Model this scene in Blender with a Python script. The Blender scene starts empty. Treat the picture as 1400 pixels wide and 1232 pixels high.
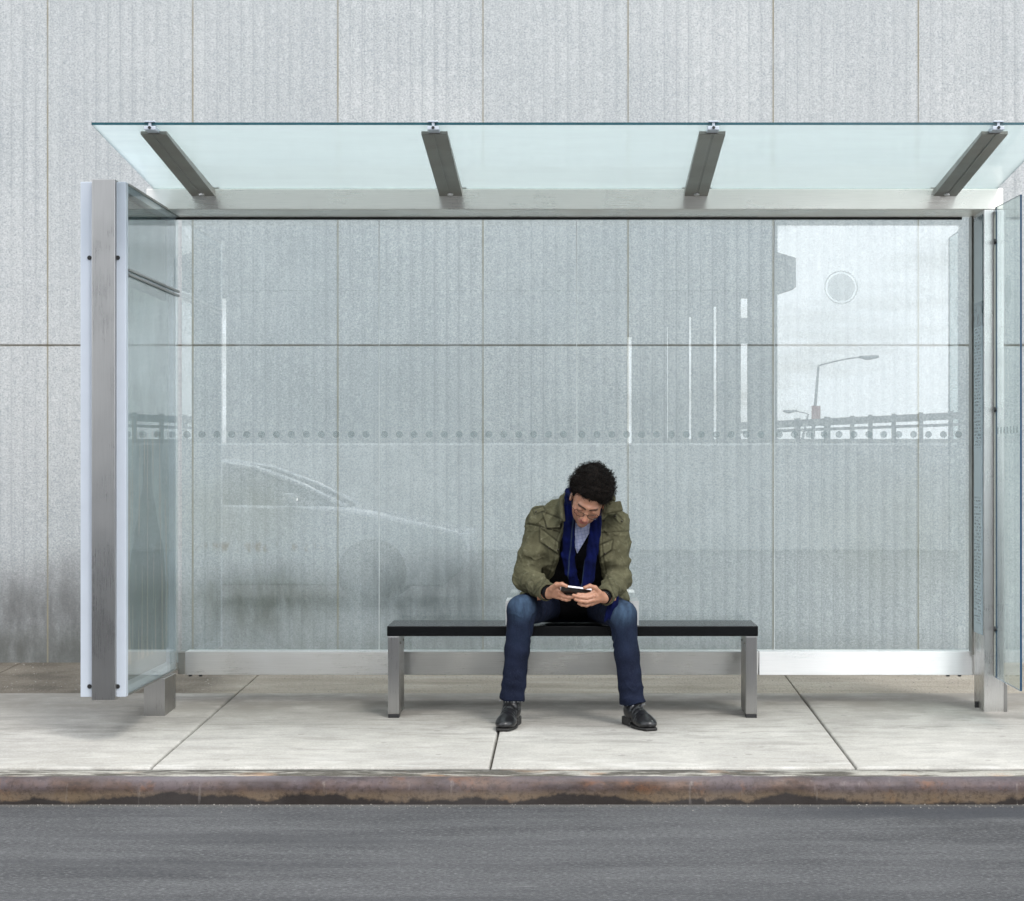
import bpy, bmesh, math, random
import numpy as np
from mathutils import Vector, Matrix
random.seed(7); np.random.seed(7)
R = math.radians
SC = bpy.context.scene
COL = SC.collection

# ------------------------------------------------------------------ camera
F = 2960.0            # focal length in photo pixels (1400 wide)
CX, CY = 785.0, 635.0 # principal point in the photo
CH = 1.351            # camera height over the road
cam = bpy.data.cameras.new('camera'); camo = bpy.data.objects.new('camera', cam); COL.objects.link(camo)
cam.sensor_width = 36; cam.lens = F / 1400 * 36
cam.shift_x = -(CX - 700) / 1400; cam.shift_y = (CY - 616) / 1400
cam.clip_start = 0.05; cam.clip_end = 1000
camo.location = (0, 0, CH); camo.rotation_euler = (R(90), 0, 0)
SC.camera = camo
SC.view_settings.view_transform = 'Standard'; SC.view_settings.look = 'None'
SC.view_settings.gamma = 1; SC.view_settings.exposure = 0.46

# ------------------------------------------------------------------ sky and sun (bright overcast)
SUN_EL, SUN_AZ = 52, 150       # azimuth: clockwise from +Y; sun is behind the camera, to the right
W = bpy.data.worlds.new('World'); SC.world = W; W.use_nodes = True
nt = W.node_tree; nt.nodes.clear()
sky = nt.nodes.new('ShaderNodeTexSky'); sky.sky_type = 'NISHITA'; sky.sun_disc = False
sky.sun_elevation = R(SUN_EL); sky.sun_rotation = R(SUN_AZ)
sky.air_density = 1.0; sky.dust_density = 3.0
tc = nt.nodes.new('ShaderNodeTexCoord')
mp = nt.nodes.new('ShaderNodeMapping'); mp.inputs['Scale'].default_value = (6, 6, 34)
nz = nt.nodes.new('ShaderNodeTexNoise'); nz.inputs['Scale'].default_value = 1.3; nz.inputs['Detail'].default_value = 6
rmp = nt.nodes.new('ShaderNodeMapRange'); rmp.inputs[1].default_value = .36; rmp.inputs[2].default_value = .56
rmp.inputs[3].default_value = .42; rmp.inputs[4].default_value = 1.0
mix = nt.nodes.new('ShaderNodeMix'); mix.data_type = 'RGBA'
mix.inputs['B'].default_value = (18.6, 19.2, 20.0, 1)      # lit cloud cover, same unit as the sky
bg = nt.nodes.new('ShaderNodeBackground'); bg.inputs['Strength'].default_value = 0.10
out = nt.nodes.new('ShaderNodeOutputWorld')
L = nt.links.new
L(tc.outputs['Generated'], mp.inputs[0]); L(mp.outputs[0], nz.inputs['Vector']); L(nz.outputs['Fac'], rmp.inputs[0])
L(rmp.outputs[0], mix.inputs['Factor']); L(sky.outputs[0], mix.inputs['A']); L(mix.outputs['Result'], bg.inputs['Color'])
L(bg.outputs[0], out.inputs['Surface'])
sun = bpy.data.lights.new('sun', 'SUN'); sun.energy = 1.35; sun.angle = R(13); sun.color = (1, .97, .93)
suno = bpy.data.objects.new('sun', sun); COL.objects.link(suno)
sd = Vector((math.sin(R(SUN_AZ)) * math.cos(R(SUN_EL)), math.cos(R(SUN_AZ)) * math.cos(R(SUN_EL)), math.sin(R(SUN_EL))))
suno.rotation_euler = sd.to_track_quat('Z', 'Y').to_euler(); suno.location = (4, -6, 9)

# ------------------------------------------------------------------ helpers
def PX(px, d): return (px - CX) * d / F
def PZ(py, d): return (CY - py) * d / F + CH
def P(px, py, d): return (PX(px, d), d, PZ(py, d))
def gz(d): return -1.2 + .03 * (d - 10.3) + CH           # pavement height at depth d

def tag(o, label=None, cat=None, group=None, kind=None):
    if label: o['label'] = label
    if cat: o['category'] = cat
    if group: o['group'] = group
    if kind: o['kind'] = kind
    return o
def empty(name, loc=(0, 0, 0)):
    o = bpy.data.objects.new(name, None); COL.objects.link(o); o.location = loc; return o
def link(name, me, m, parent=None, smooth=False, loc=None):
    if m: me.materials.append(m)
    if smooth:
        for p in me.polygons: p.use_smooth = True
    o = bpy.data.objects.new(name, me); COL.objects.link(o)
    if parent:
        o.parent = parent
        off = Vector((0, 0, 0)); q = parent
        while q: off += q.location; q = q.parent
        o.location = -off
    return o
class MB:
    def __init__(s): s.bm = bmesh.new()
    def box(s, x0, x1, y0, y1, z0, z1, bevel=0, mat=None, seg=2):
        vs = [s.bm.verts.new(v) for v in ((x0,y0,z0),(x1,y0,z0),(x1,y1,z0),(x0,y1,z0),(x0,y0,z1),(x1,y0,z1),(x1,y1,z1),(x0,y1,z1))]
        if mat: 
            for v in vs: v.co = mat @ v.co
        fs = [s.bm.faces.new([vs[i] for i in f]) for f in ((3,2,1,0),(4,5,6,7),(0,1,5,4),(1,2,6,5),(2,3,7,6),(3,0,4,7))]
        if bevel:
            es = list({e for f in fs for e in f.edges})
            bmesh.ops.bevel(s.bm, geom=es, offset=bevel, segments=seg, profile=.6, affect='EDGES', clamp_overlap=True)
        return s
    def prism(s, poly, axis, a, b, bevel=0):
        # poly: 2D points; axis 'x' -> (y,z), 'y' -> (x,z), 'z' -> (x,y)
        def mk(p, t): return {'x': (t, p[0], p[1]), 'y': (p[0], t, p[1]), 'z': (p[0], p[1], t)}[axis]
        A = [s.bm.verts.new(mk(p, a)) for p in poly]; B = [s.bm.verts.new(mk(p, b)) for p in poly]
        n = len(poly)
        fs = [s.bm.faces.new(A[::-1]), s.bm.faces.new(B)]
        for i in range(n): fs.append(s.bm.faces.new((A[i], A[(i+1) % n], B[(i+1) % n], B[i])))
        if bevel:
            es = list({e for f in fs for e in f.edges})
            bmesh.ops.bevel(s.bm, geom=es, offset=bevel, segments=2, profile=.6, affect='EDGES', clamp_overlap=True)
        return s
    def tube(s, pts, rad, n=8, cap=True, squash=None):
        pts = [Vector(p) for p in pts]; k = len(pts)
        rad = [rad] * k if isinstance(rad, (int, float)) else rad
        rings = []
        up = None
        for i, p in enumerate(pts):
            t = (pts[min(i+1, k-1)] - pts[max(i-1, 0)]).normalized()
            if up is None:
                up = Vector(squash) if squash else (Vector((0, 0, 1)) if abs(t.z) < .9 else Vector((1, 0, 0)))
            sx = t.cross(up).normalized(); u2 = sx.cross(t).normalized(); 
            if not squash: up = u2
            r = rad[i]
            rx, ry = (r if isinstance(r, tuple) else (r, r))
            rings.append([s.bm.verts.new(p + sx * (rx * math.cos(2*math.pi*j/n)) + u2 * (ry * math.sin(2*math.pi*j/n))) for j in range(n)])
        for i in range(k - 1):
            for j in range(n): s.bm.faces.new((rings[i][j], rings[i][(j+1) % n], rings[i+1][(j+1) % n], rings[i+1][j]))
        if cap: s.bm.faces.new(rings[0][::-1]); s.bm.faces.new(rings[-1])
        return s
    def cyl(s, c, axis, r, h, n=20, r2=None):
        c = Vector(c); a = Vector(axis).normalized()
        return s.tube([c - a*h/2, c + a*h/2], [r, r if r2 is None else r2], n)
    def build(s, name, m, parent=None, smooth=False):
        bmesh.ops.recalc_face_normals(s.bm, faces=s.bm.faces)
        me = bpy.data.meshes.new(name); s.bm.to_mesh(me); s.bm.free()
        o = link(name, me, m, parent, smooth)
        return o
def auto(o, ang=35):
    o.data.polygons.foreach_set('use_smooth', [True]*len(o.data.polygons))
    try: o.data.set_sharp_from_angle(angle=R(ang))
    except Exception: pass
    return o

# ------------------------------------------------------------------ material helper
class NT:
    def __init__(s, name):
        s.m = bpy.data.materials.new(name); s.m.use_nodes = True
        s.t = s.m.node_tree; s.t.nodes.clear()
        s.out = s.n('ShaderNodeOutputMaterial'); s._tc = None
    def n(s, typ, **kw):
        o = s.t.nodes.new(typ)
        for k, v in kw.items(): setattr(o, k, v)
        return o
    def l(s, a, b): s.t.links.new(a, b); return s
    def set(s, sock, v):
        if hasattr(v, 'is_linked') or isinstance(v, bpy.types.NodeSocket): s.t.links.new(v, sock)
        else: sock.default_value = v
    def pos(s):
        if not s._tc: s._tc = s.n('ShaderNodeTexCoord')
        return s._tc.outputs['Object']
    def mapped(s, scale=(1,1,1), rot=(0,0,0), loc=(0,0,0)):
        m = s.n('ShaderNodeMapping'); s.l(s.pos(), m.inputs[0])
        m.inputs['Scale'].default_value = scale; m.inputs['Rotation'].default_value = rot; m.inputs['Location'].default_value = loc
        return m.outputs[0]
    def noise(s, scale=5, detail=4, rough=.55, vec=None, dist=0):
        o = s.n('ShaderNodeTexNoise'); o.inputs['Scale'].default_value = scale; o.inputs['Detail'].default_value = detail
        o.inputs['Roughness'].default_value = rough; o.inputs['Distortion'].default_value = dist
        s.l(vec if vec is not None else s.pos(), o.inputs['Vector']); return o.outputs['Fac']
    def vor(s, scale=5, vec=None, out='Distance', feature='F1'):
        o = s.n('ShaderNodeTexVoronoi', feature=feature); o.inputs['Scale'].default_value = scale
        s.l(vec if vec is not None else s.pos(), o.inputs['Vector']); return o.outputs[out]
    def math(s, op, a, b=0.0, c=None, clamp=False):
        o = s.n('ShaderNodeMath', operation=op); o.use_clamp = clamp
        s.set(o.inputs[0], a); s.set(o.inputs[1], b)
        if c is not None: s.set(o.inputs[2], c)
        return o.outputs[0]
    def rng(s, v, a, b, c=0.0, d=1.0, smooth=False):
        o = s.n('ShaderNodeMapRange'); o.clamp = True
        if smooth: o.interpolation_type = 'SMOOTHSTEP'
        s.set(o.inputs[0], v)
        for i, x in enumerate((a, b, c, d)): o.inputs[i+1].default_value = x
        return o.outputs[0]
    def mix(s, f, a, b, mode='MIX'):
        o = s.n('ShaderNodeMix', data_type='RGBA', blend_type=mode)
        s.set(o.inputs['Factor'], f)
        for nm, v in (('A', a), ('B', b)):
            if isinstance(v, tuple): o.inputs[nm].default_value = (*v[:3], 1)
            else: s.set(o.inputs[nm], v)
        return o.outputs['Result']
    def sep(s):
        o = s.n('ShaderNodeSeparateXYZ'); s.l(s.pos(), o.inputs[0]); return o.outputs
    def bump(s, h, strength=.5, dist=.01, normal=None):
        o = s.n('ShaderNodeBump'); o.inputs['Strength'].default_value = strength; o.inputs['Distance'].default_value = dist
        s.l(h, o.inputs['Height'])
        if normal is not None: s.l(normal, o.inputs['Normal'])
        return o.outputs[0]
    def bsdf(s, base=(.5,.5,.5), rough=.5, metal=0.0, normal=None, **kw):
        o = s.n('ShaderNodeBsdfPrincipled')
        if isinstance(base, tuple): o.inputs['Base Color'].default_value = (*base[:3], 1)
        else: s.l(base, o.inputs['Base Color'])
        s.set(o.inputs['Roughness'], rough); s.set(o.inputs['Metallic'], metal)
        if normal is not None: s.l(normal, o.inputs['Normal'])
        for k, v in kw.items(): s.set(o.inputs[k.replace('_', ' ')], v)
        return o
    def done(s, sh):
        s.l(sh.outputs[0] if hasattr(sh, 'outputs') else sh, s.out.inputs['Surface']); return s.m
    def blob(s, X, Z, cx, cz, rx, rz, soft=.6):
        a = s.math('DIVIDE', s.math('SUBTRACT', X, cx), rx); b = s.math('DIVIDE', s.math('SUBTRACT', Z, cz), rz)
        d = s.math('SQRT', s.math('ADD', s.math('MULTIPLY', a, a), s.math('MULTIPLY', b, b)))
        return s.rng(d, 1 + soft*.5, 1 - soft*.5 - .2, 0, 1, True)

def simple(name, base, rough=.5, metal=0.0, var=.12, vs=30, bump=.1, bs=200, **kw):
    t = NT(name); nn = t.noise(vs, 4)
    c = t.mix(t.rng(nn, .3, .7), tuple(x*(1-var) for x in base), tuple(min(1, x*(1+var)) for x in base))
    return t.done(t.bsdf(c, rough, metal, t.bump(t.noise(bs, 3), bump, .002), **kw))

# ---- concrete wall
def mat_wall():
    t = NT('ribbed_concrete'); X, Y, Z = t.sep()
    c = t.mix(t.rng(t.noise(1.1, 5), .35, .65), (.385, .402, .406), (.465, .473, .472))
    c = t.mix(t.rng(t.noise(1.5, 6, .6, t.mapped((9, 1, .35))), .35, .75, 0, .5), c, (.35, .36, .37))
    # bush hammered aggregate speckle
    sp = t.noise(95, 3, .7, t.mapped((1, 1, 1.25)))
    c = t.mix(t.rng(sp, .32, .5, .80, 0), c, (.22, .245, .26))
    c = t.mix(t.rng(sp, .52, .66, 0, .42), c, (.64, .65, .65))
    # blotchy worm-like tooling marks and tone darker in the flutes, paler on the ribs
    c = t.mix(t.rng(t.noise(34, 4, .6, t.mapped((1, 1, .8), (0, R(25), 0)), 1.2), .50, .64, 0, .36), c, (.25, .275, .29))
    c = t.mix(t.rng(t.noise(50, 4, .6, t.mapped((1, 1, .7), (0, R(-20), 0), (4, 0, 2)),   .8), .54, .66, 0, .28), c, (.60, .61, .61))
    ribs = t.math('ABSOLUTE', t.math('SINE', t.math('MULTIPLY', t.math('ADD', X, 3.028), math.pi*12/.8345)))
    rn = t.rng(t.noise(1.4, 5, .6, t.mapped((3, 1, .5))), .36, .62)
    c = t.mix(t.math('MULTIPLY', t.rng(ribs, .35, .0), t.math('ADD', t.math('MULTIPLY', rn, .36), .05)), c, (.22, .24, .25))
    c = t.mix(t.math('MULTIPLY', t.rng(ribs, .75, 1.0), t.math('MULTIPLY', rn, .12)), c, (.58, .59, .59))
    # weathering stains with a shape of their own
    pid = t.math('FLOOR', t.math('DIVIDE', t.math('ADD', X, 3.028), .8345)); wnz = t.n('ShaderNodeTexWhiteNoise', noise_dimensions='2D')
    cb = t.n('ShaderNodeCombineXYZ'); t.l(pid, cb.inputs[0]); t.l(t.math('FLOOR', t.math('DIVIDE', t.math('SUBTRACT', Z, PZ(472, 12.45)), 2.35)), cb.inputs[1]); t.l(cb.outputs[0], wnz.inputs['Vector'])
    c = t.mix(t.math('MULTIPLY', wnz.outputs['Value'], .22), c, (.30, .325, .335))
    wob = t.noise(5, 6, .65, t.mapped((2.2, 1, .8)))
    def st(px, py, rx, ry, soft=.9): return t.blob(X, Z, PX(px, 12.45), PZ(py, 12.45), rx * 12.45 / F, ry * 12.45 / F, soft)
    def add(c, f, k, col): return t.mix(t.math('MULTIPLY', t.math('MULTIPLY', f, t.rng(wob, .3, .62, .45, 1)), k), c, col)
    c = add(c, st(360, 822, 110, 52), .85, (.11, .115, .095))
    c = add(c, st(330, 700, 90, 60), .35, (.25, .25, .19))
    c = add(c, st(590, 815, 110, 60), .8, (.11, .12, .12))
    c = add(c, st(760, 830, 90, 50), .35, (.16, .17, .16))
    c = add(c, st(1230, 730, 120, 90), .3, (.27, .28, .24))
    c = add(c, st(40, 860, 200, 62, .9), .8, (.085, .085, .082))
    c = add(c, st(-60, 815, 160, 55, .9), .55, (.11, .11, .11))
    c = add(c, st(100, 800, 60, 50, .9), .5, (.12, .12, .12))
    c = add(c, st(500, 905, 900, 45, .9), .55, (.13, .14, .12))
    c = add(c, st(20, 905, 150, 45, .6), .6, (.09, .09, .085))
    # rust-brown run marks in a row
    row = t.blob(X, Z, PX(355, 12.45), PZ(748, 12.45), 110*12.45/F, 7*12.45/F, .8)
    c = t.mix(t.math('MULTIPLY', row, t.rng(t.noise(14, 3, .5, t.mapped((2, 1, .6))), .5, .66, 0, .55)), c, (.20, .16, .10))
    # rust coloured line by the joints
    fr = t.math('ABSOLUTE', t.math('SUBTRACT', t.math('FRACT', t.math('ADD', t.math('DIVIDE', t.math('ADD', X, 3.028), .8345), 20.5)), .5))
    c = t.mix(t.math('MULTIPLY', t.rng(fr, .008, .003), t.rng(t.noise(3, 4, .6, t.mapped((.5, 1, 1))), .4, .6, .5, .95)), c, (.29, .265, .20))
    zj = t.math('ABSOLUTE', t.math('SUBTRACT', Z, PZ(472, 12.45)))
    c = t.mix(t.math('MULTIPLY', t.rng(t.math('ADD', zj, t.math('MULTIPLY', wob, .01)), .015, .005), t.rng(t.noise(2.5, 5), .4, .55, .25, .95)), c, (.17, .145, .10))
    h = t.math('ADD', t.math('MULTIPLY', t.noise(70, 4, .7), .9), t.math('MULTIPLY', t.vor(60), .5))
    return t.done(t.bsdf(c, .9, 0, t.bump(h, .5, .0045)))
# ---- pavement
def mat_pave():
    t = NT('pavement_concrete'); X, Y, Z = t.sep()
    st = t.mapped((.35, 1.6, 1))
    c = t.mix(t.rng(t.noise(1.6, 9, .72, t.mapped((.8, 1.0, 1))), .34, .64), (.35, .335, .300), (.50, .485, .445))
    c = t.mix(t.rng(t.noise(9, 6, .65, t.mapped((.6, 1.3, 1))), .45, .75, 0, .5), c, (.24, .232, .215))
    c = t.mix(t.rng(t.noise(1.3, 5, .6, t.mapped((1, .6, 1))), .46, .62, 0, .5), c, (.26, .25, .23))
    c = t.mix(t.rng(t.noise(130, 4, .75), .36, .50, .55, 0), c, (.24, .23, .21))
    c = t.mix(t.rng(t.noise(70, 5, .75, t.mapped((1, 1.2, 1), (0, 0, 0), (2, 8, 0))), .54, .66, 0, .35), c, (.64, .63, .59))
    wob = t.math('MULTIPLY', t.math('SUBTRACT', t.noise(6, 4), .5), .5)
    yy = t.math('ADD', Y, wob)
    c = t.mix(t.math('MULTIPLY', t.rng(yy, 9.85, 10.7), t.rng(t.noise(3.2, 7, .7), .36, .58, .45, .95)), c, (.20, .185, .16))     # trodden-in dirt at the back of the walk, deepened to paint in bench shade
    # worn pale patches by the kerb
    c = t.mix(t.math('MULTIPLY', t.rng(yy, 9.25, 8.95), t.rng(t.noise(6, 5, .6, t.mapped((.8, 3, 1))), .52, .66, 0, .4)), c, (.60, .59, .56))
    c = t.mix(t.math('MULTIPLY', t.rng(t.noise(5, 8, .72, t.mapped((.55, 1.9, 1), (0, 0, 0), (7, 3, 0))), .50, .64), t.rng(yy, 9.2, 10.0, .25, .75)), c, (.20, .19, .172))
    c = t.mix(t.rng(t.noise(38, 5, .7, t.mapped((.5, 1.4, 1))), .56, .72, 0, .35), c, (.27, .26, .24))
    c = t.mix(t.math('MULTIPLY', t.rng(t.vor(5.5, t.mapped((1, 1, 0))), .10, .075), .55), c, (.20, .19, .175))
    # crack line
    cr = t.math('ABSOLUTE', t.math('SUBTRACT', t.math('ADD', Y, t.math('MULTIPLY', t.noise(3, 4), .03)), 10.055))
    c = t.mix(t.math('MULTIPLY', t.rng(cr, .006, .002), t.rng(t.noise(1.7, 3), .42, .55, .15, .7)), c, (.16, .15, .13))
    # leg and post shadows painted into the colour, darkest by the right bench leg
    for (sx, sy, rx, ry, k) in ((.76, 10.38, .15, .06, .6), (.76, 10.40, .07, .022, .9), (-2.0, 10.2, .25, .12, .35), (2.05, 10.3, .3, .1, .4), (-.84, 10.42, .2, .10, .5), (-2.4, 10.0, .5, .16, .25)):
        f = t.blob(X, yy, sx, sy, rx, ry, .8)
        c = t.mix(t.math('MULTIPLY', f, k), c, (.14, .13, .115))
    return t.done(t.bsdf(c, .88, 0, t.bump(t.noise(160, 5, .7), .35, .003)))
def mat_verge():
    t = NT('rough_aggregate'); X, Y, Z = t.sep()
    c = t.mix(t.rng(t.noise(3, 6, .6, t.mapped((.5, 2, 1))), .3, .7), (.24, .21, .165), (.40, .365, .305))
    c = t.mix(t.rng(X, -1.75, -2.0), c, t.mix(t.rng(t.noise(4, 5), .35, .65), (.10, .085, .065), (.19, .165, .13)))
    c = t.mix(t.rng(t.vor(90, out='Distance'), .0, .28, .8, 0), c, (.50, .46, .39))
    c = t.mix(t.rng(t.noise(150, 3), .3, .48, .7, 0), c, (.08, .07, .055))
    return t.done(t.bsdf(c, .95, 0, t.bump(t.math('ADD', t.noise(90, 5, .7), t.vor(60)), .8, .012)))
def mat_road():
    t = NT('asphalt'); X, Y, Z = t.sep()
    st = t.mapped((.22, 1.8, 1))
    c = t.mix(t.rng(t.noise(3.0, 9, .72, t.mapped((.35, 1.8, 1))), .40, .60), (.060, .061, .064), (.125, .127, .130))
    c = t.mix(t.rng(t.noise(1.0, 5, .55), .4, .66, 0, .45), c, (.145, .146, .150))
    c = t.mix(t.rng(t.noise(420, 2, .7), .42, .56, .6, 0), c, (.03, .031, .033))
    c = t.mix(t.rng(t.vor(230), 0, .22, .55, 0), c, (.26, .26, .25))
    c = t.mix(t.rng(t.noise(26, 4, .6, t.mapped((.30, 2.4, 1))), .60, .72, 0, .55), c, (.035, .037, .042))
    c = t.mix(t.rng(t.noise(17, 4, .6, t.mapped((.25, 2.6, 1), (0,0,0), (3,1,0))), .66, .74, 0, .6), c, (.30, .30, .29))
    c = t.mix(t.rng(t.noise(120, 4, .7, t.mapped((.55, 1.3, 1))), .38, .50, .75, 0), c, (.03, .031, .033))
    c = t.mix(t.rng(t.noise(100, 4, .7, t.mapped((.5, 1.3, 1), (0,0,0), (5,2,0))), .52, .62, 0, .6), c, (.23, .23, .232))
    # oil-dark band and grit in the gutter
    wy = t.math('ADD', Y, t.math('MULTIPLY', t.math('SUBTRACT', t.noise(2.2, 6, .6), .5), .32))
    band = t.math('MULTIPLY', t.rng(wy, 8.22, 8.30), t.rng(t.math('ADD', X, t.math('MULTIPLY', t.noise(1.2, 4), 1.5)), 1.1, 2.2, .12, 1))
    c = t.mix(t.rng(t.noise(1.3, 7, .7, t.mapped((.35, 2.0, 1), (0, 0, 0), (11, 4, 0))), .50, .62, 0, .45), c, (.045, .046, .05))
    c = t.mix(t.math('MULTIPLY', band, .8), c, (.04, .043, .05))
    g = t.math('MULTIPLY', t.rng(t.math('ADD', Y, t.math('MULTIPLY', t.math('SUBTRACT', t.noise(9, 5), .5), .06)), 8.525, 8.575), t.rng(t.noise(330, 2), .44, .56))
    c = t.mix(t.rng(t.math('ADD', Y, t.math('MULTIPLY', t.noise(14, 5), .03)), 8.598, 8.612), c, (.02, .018, .016))
    c = t.mix(g, c, (.13, .12, .105))
    h = t.math('ADD', t.noise(110, 5, .75), t.math('MULTIPLY', t.vor(90), .5))
    return t.done(t.bsdf(c, .85, 0, t.bump(h, .9, .010), Specular_IOR_Level=.3))
def mat_kerb():
    t = NT('rusty_steel_kerb'); X, Y, Z = t.sep()
    st = t.mapped((.8, 1, 2.2))
    c = t.mix(t.rng(t.noise(4, 7, .7, st), .40, .60), (.032, .020, .016), (.105, .064, .046))
    c = t.mix(t.rng(t.noise(2.2, 6, .65), .44, .56, 0, .8), c, (.085, .068, .074))
    c = t.mix(t.rng(t.noise(7, 5, .6), .58, .66, 0, .6), c, (.15, .065, .03))
    c = t.mix(t.math('MULTIPLY', t.rng(Z, .062, .035), .6), c, (.16, .115, .065))
    zz = t.math('ADD', Z, t.math('MULTIPLY', t.math('SUBTRACT', t.noise(9, 6, .65, t.mapped((1, 1, 1))), .5), .075))
    c = t.mix(t.rng(t.noise(45, 5, .75), .40, .50, .5, 0), c, (.03, .02, .016))
    c = t.mix(t.rng(t.math('ADD', zz, t.math('MULTIPLY', t.math('SUBTRACT', t.noise(1.7, 4), .5), .12)), .024, .012, 0, .95), c, (.018, .014, .013))
    # pale run streaks
    c = t.mix(t.rng(t.noise(30, 4, .6, t.mapped((1.2, 1, .12))), .62, .76, 0, .4), c, (.26, .23, .21))
    top = t.rng(Z, .085, .104)
    c = t.mix(t.math('MULTIPLY', top, t.rng(t.noise(2.0, 4, .5, t.mapped((.7, 1, 1))), .4, .6, .2, .9)), c, (.15, .135, .145))
    rough = t.rng(t.noise(11, 4), .3, .7, .42, .72)
    return t.done(t.bsdf(c, rough, t.rng(t.noise(2.0, 4), .4, .6, .1, .5), t.bump(t.noise(80, 5, .7), .35, .004)))
def mat_kerbtop():
    t = NT('worn_kerb_concrete')
    c = t.mix(t.rng(t.noise(4.5, 7, .68, t.mapped((.7, 2.2, 1))), .45, .55), (.07, .063, .05), (.37, .355, .31))
    c = t.mix(t.rng(t.math('ABSOLUTE', t.math('SUBTRACT', t.math('ADD', t.sep()[1], t.math('MULTIPLY', t.noise(8, 5), .03)), 8.785)), .070, .094, 0, .9), c, (.05, .045, .036))
    c = t.mix(t.rng(t.noise(3.2, 5, .6, t.mapped((.8, 1, 1))), .55, .66, 0, .6), c, (.45, .26, .14))
    c = t.mix(t.rng(t.noise(120, 3), .35, .5, .5, 0), c, (.15, .14, .12))
    return t.done(t.bsdf(c, .9, 0, t.bump(t.noise(60, 6, .7), .8, .012)))

def mat_steel(name='brushed_steel', base=(.62, .61, .59), rough=.50, horiz=True, dirt=.16, aniso=.93):
    t = NT(name)
    v = t.mapped((1.5, 60, 160) if horiz else (160, 60, 1.5))
    br = t.noise(4, 3, .6, v)
    c = t.mix(t.rng(br, .3, .7), tuple(x*.93 for x in base), tuple(min(1, x*1.05) for x in base))
    c = t.mix(t.rng(t.noise(2.2, 6, .6), .5, .75, 0, dirt), c, tuple(x*.7 for x in base))
    r = t.math('ADD', t.rng(br, .3, .7, rough-.04, rough+.06), t.rng(t.noise(4, 6), .4, .7, 0, .12))
    # brushed grain: reflections smear across the scratches
    cv = t.n('ShaderNodeCombineXYZ')
    for i, x in enumerate((.03, .06, 1) if horiz else (1, .06, .03)): cv.inputs[i].default_value = x
    b_ = t.bsdf(c, r, 1.0); b_.inputs['Anisotropic'].default_value = aniso; t.l(cv.outputs[0], b_.inputs['Tangent'])
    return t.done(b_)

def glass(name, tint=(.930, .968, .972), r0=.10, rough=.0, smudge=.35, graz=1.0):
    t = NT(name)
    lw = t.n('ShaderNodeLayerWeight'); lw.inputs['Blend'].default_value = .5
    f = t.math('POWER', lw.outputs['Facing'], 5.0)
    fr = t.math('ADD', t.math('MULTIPLY', f, (1 - r0)*graz), r0, clamp=True)
    tr = t.n('ShaderNodeBsdfTransparent'); tr.inputs[0].default_value = (*tint, 1)
    gl = t.n('ShaderNodeBsdfGlossy'); gl.inputs['Color'].default_value = (1, 1, 1, 1); gl.inputs['Roughness'].default_value = rough
    m = t.n('ShaderNodeMixShader'); t.l(fr, m.inputs[0]); t.l(tr.outputs[0], m.inputs[1]); t.l(gl.outputs[0], m.inputs[2])
    # thin film of dust and water marks
    df = t.n('ShaderNodeBsdfDiffuse'); df.inputs[0].default_value = (.72, .75, .75, 1)
    m2 = t.n('ShaderNodeMixShader')
    d1 = t.rng(t.noise(2.2, 7, .62, t.mapped((3, 3, .8))), .38, .75, .008, .06)
    d2 = t.rng(t.noise(40, 4, .6, t.mapped((1, 1, .25))), .62, .78, 0, .05)
    t.l(t.math('MULTIPLY', t.math('ADD', d1, d2), smudge), m2.inputs[0]); t.l(m.outputs[0], m2.inputs[1]); t.l(df.outputs[0], m2.inputs[2])
    return t.done(m2)
def mat_roofglass():
    t = NT('frosted_roof_glass')
    tr = t.n('ShaderNodeBsdfTransparent'); tr.inputs[0].default_value = (.90, .955, .955, 1)
    tl = t.n('ShaderNodeBsdfTranslucent'); tl.inputs[0].default_value = (.90, .97, .965, 1)
    df = t.n('ShaderNodeBsdfDiffuse'); df.inputs[0].default_value = (.80, .87, .87, 1)
    gl = t.n('ShaderNodeBsdfGlossy'); gl.inputs['Roughness'].default_value = .03
    a = t.n('ShaderNodeMixShader'); a.inputs[0].default_value = .5; t.l(tl.outputs[0], a.inputs[1]); t.l(df.outputs[0], a.inputs[2])
    b = t.n('ShaderNodeMixShader'); t.l(t.rng(t.noise(1.5, 6, .6, t.mapped((.6, 2, 1))), .35, .7, .42, .5), b.inputs[0]); t.l(tr.outputs[0], b.inputs[1]); t.l(a.outputs[0], b.inputs[2])
    lw = t.n('ShaderNodeLayerWeight'); lw.inputs['Blend'].default_value = .5
    fr = t.math('ADD', t.math('MULTIPLY', t.math('POWER', lw.outputs['Facing'], 5.0), .5), .04, clamp=True)
    c = t.n('ShaderNodeMixShader'); t.l(fr, c.inputs[0]); t.l(b.outputs[0], c.inputs[1]); t.l(gl.outputs[0], c.inputs[2])
    return t.done(c)

M = {}
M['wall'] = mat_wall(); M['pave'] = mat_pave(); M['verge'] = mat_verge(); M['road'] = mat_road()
M['kerb'] = mat_kerb(); M['kerbtop'] = mat_kerbtop()
M['joint'] = simple('joint_filler', (.07, .06, .045), .95)
M['steel'] = mat_steel(rough=.27, base=(.74, .74, .73)); M['steelv'] = mat_steel('brushed_steel_upright', (.42, .415, .41), .27, horiz=False)
M['steelb'] = mat_steel('brushed_steel_beam', (.82, .80, .75), .27, dirt=.10)
M['steeld'] = mat_steel('dull_steel', (.29, .285, .26), .36)
M['alu'] = simple('pale_aluminium', (.50, .545, .61), .42, .25, .03, 8, .03)
M['black'] = simple('black_rubber', (.012, .012, .013), .5)
M['glass'] = glass('clear_glass')
M['sideglass'] = glass('side_glass', (.90, .955, .95), .05, graz=.55)
M['caseglass'] = glass('case_glass', (.92, .96, .96), .10, smudge=.25, graz=.62)
M['roofglass'] = mat_roofglass()
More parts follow.
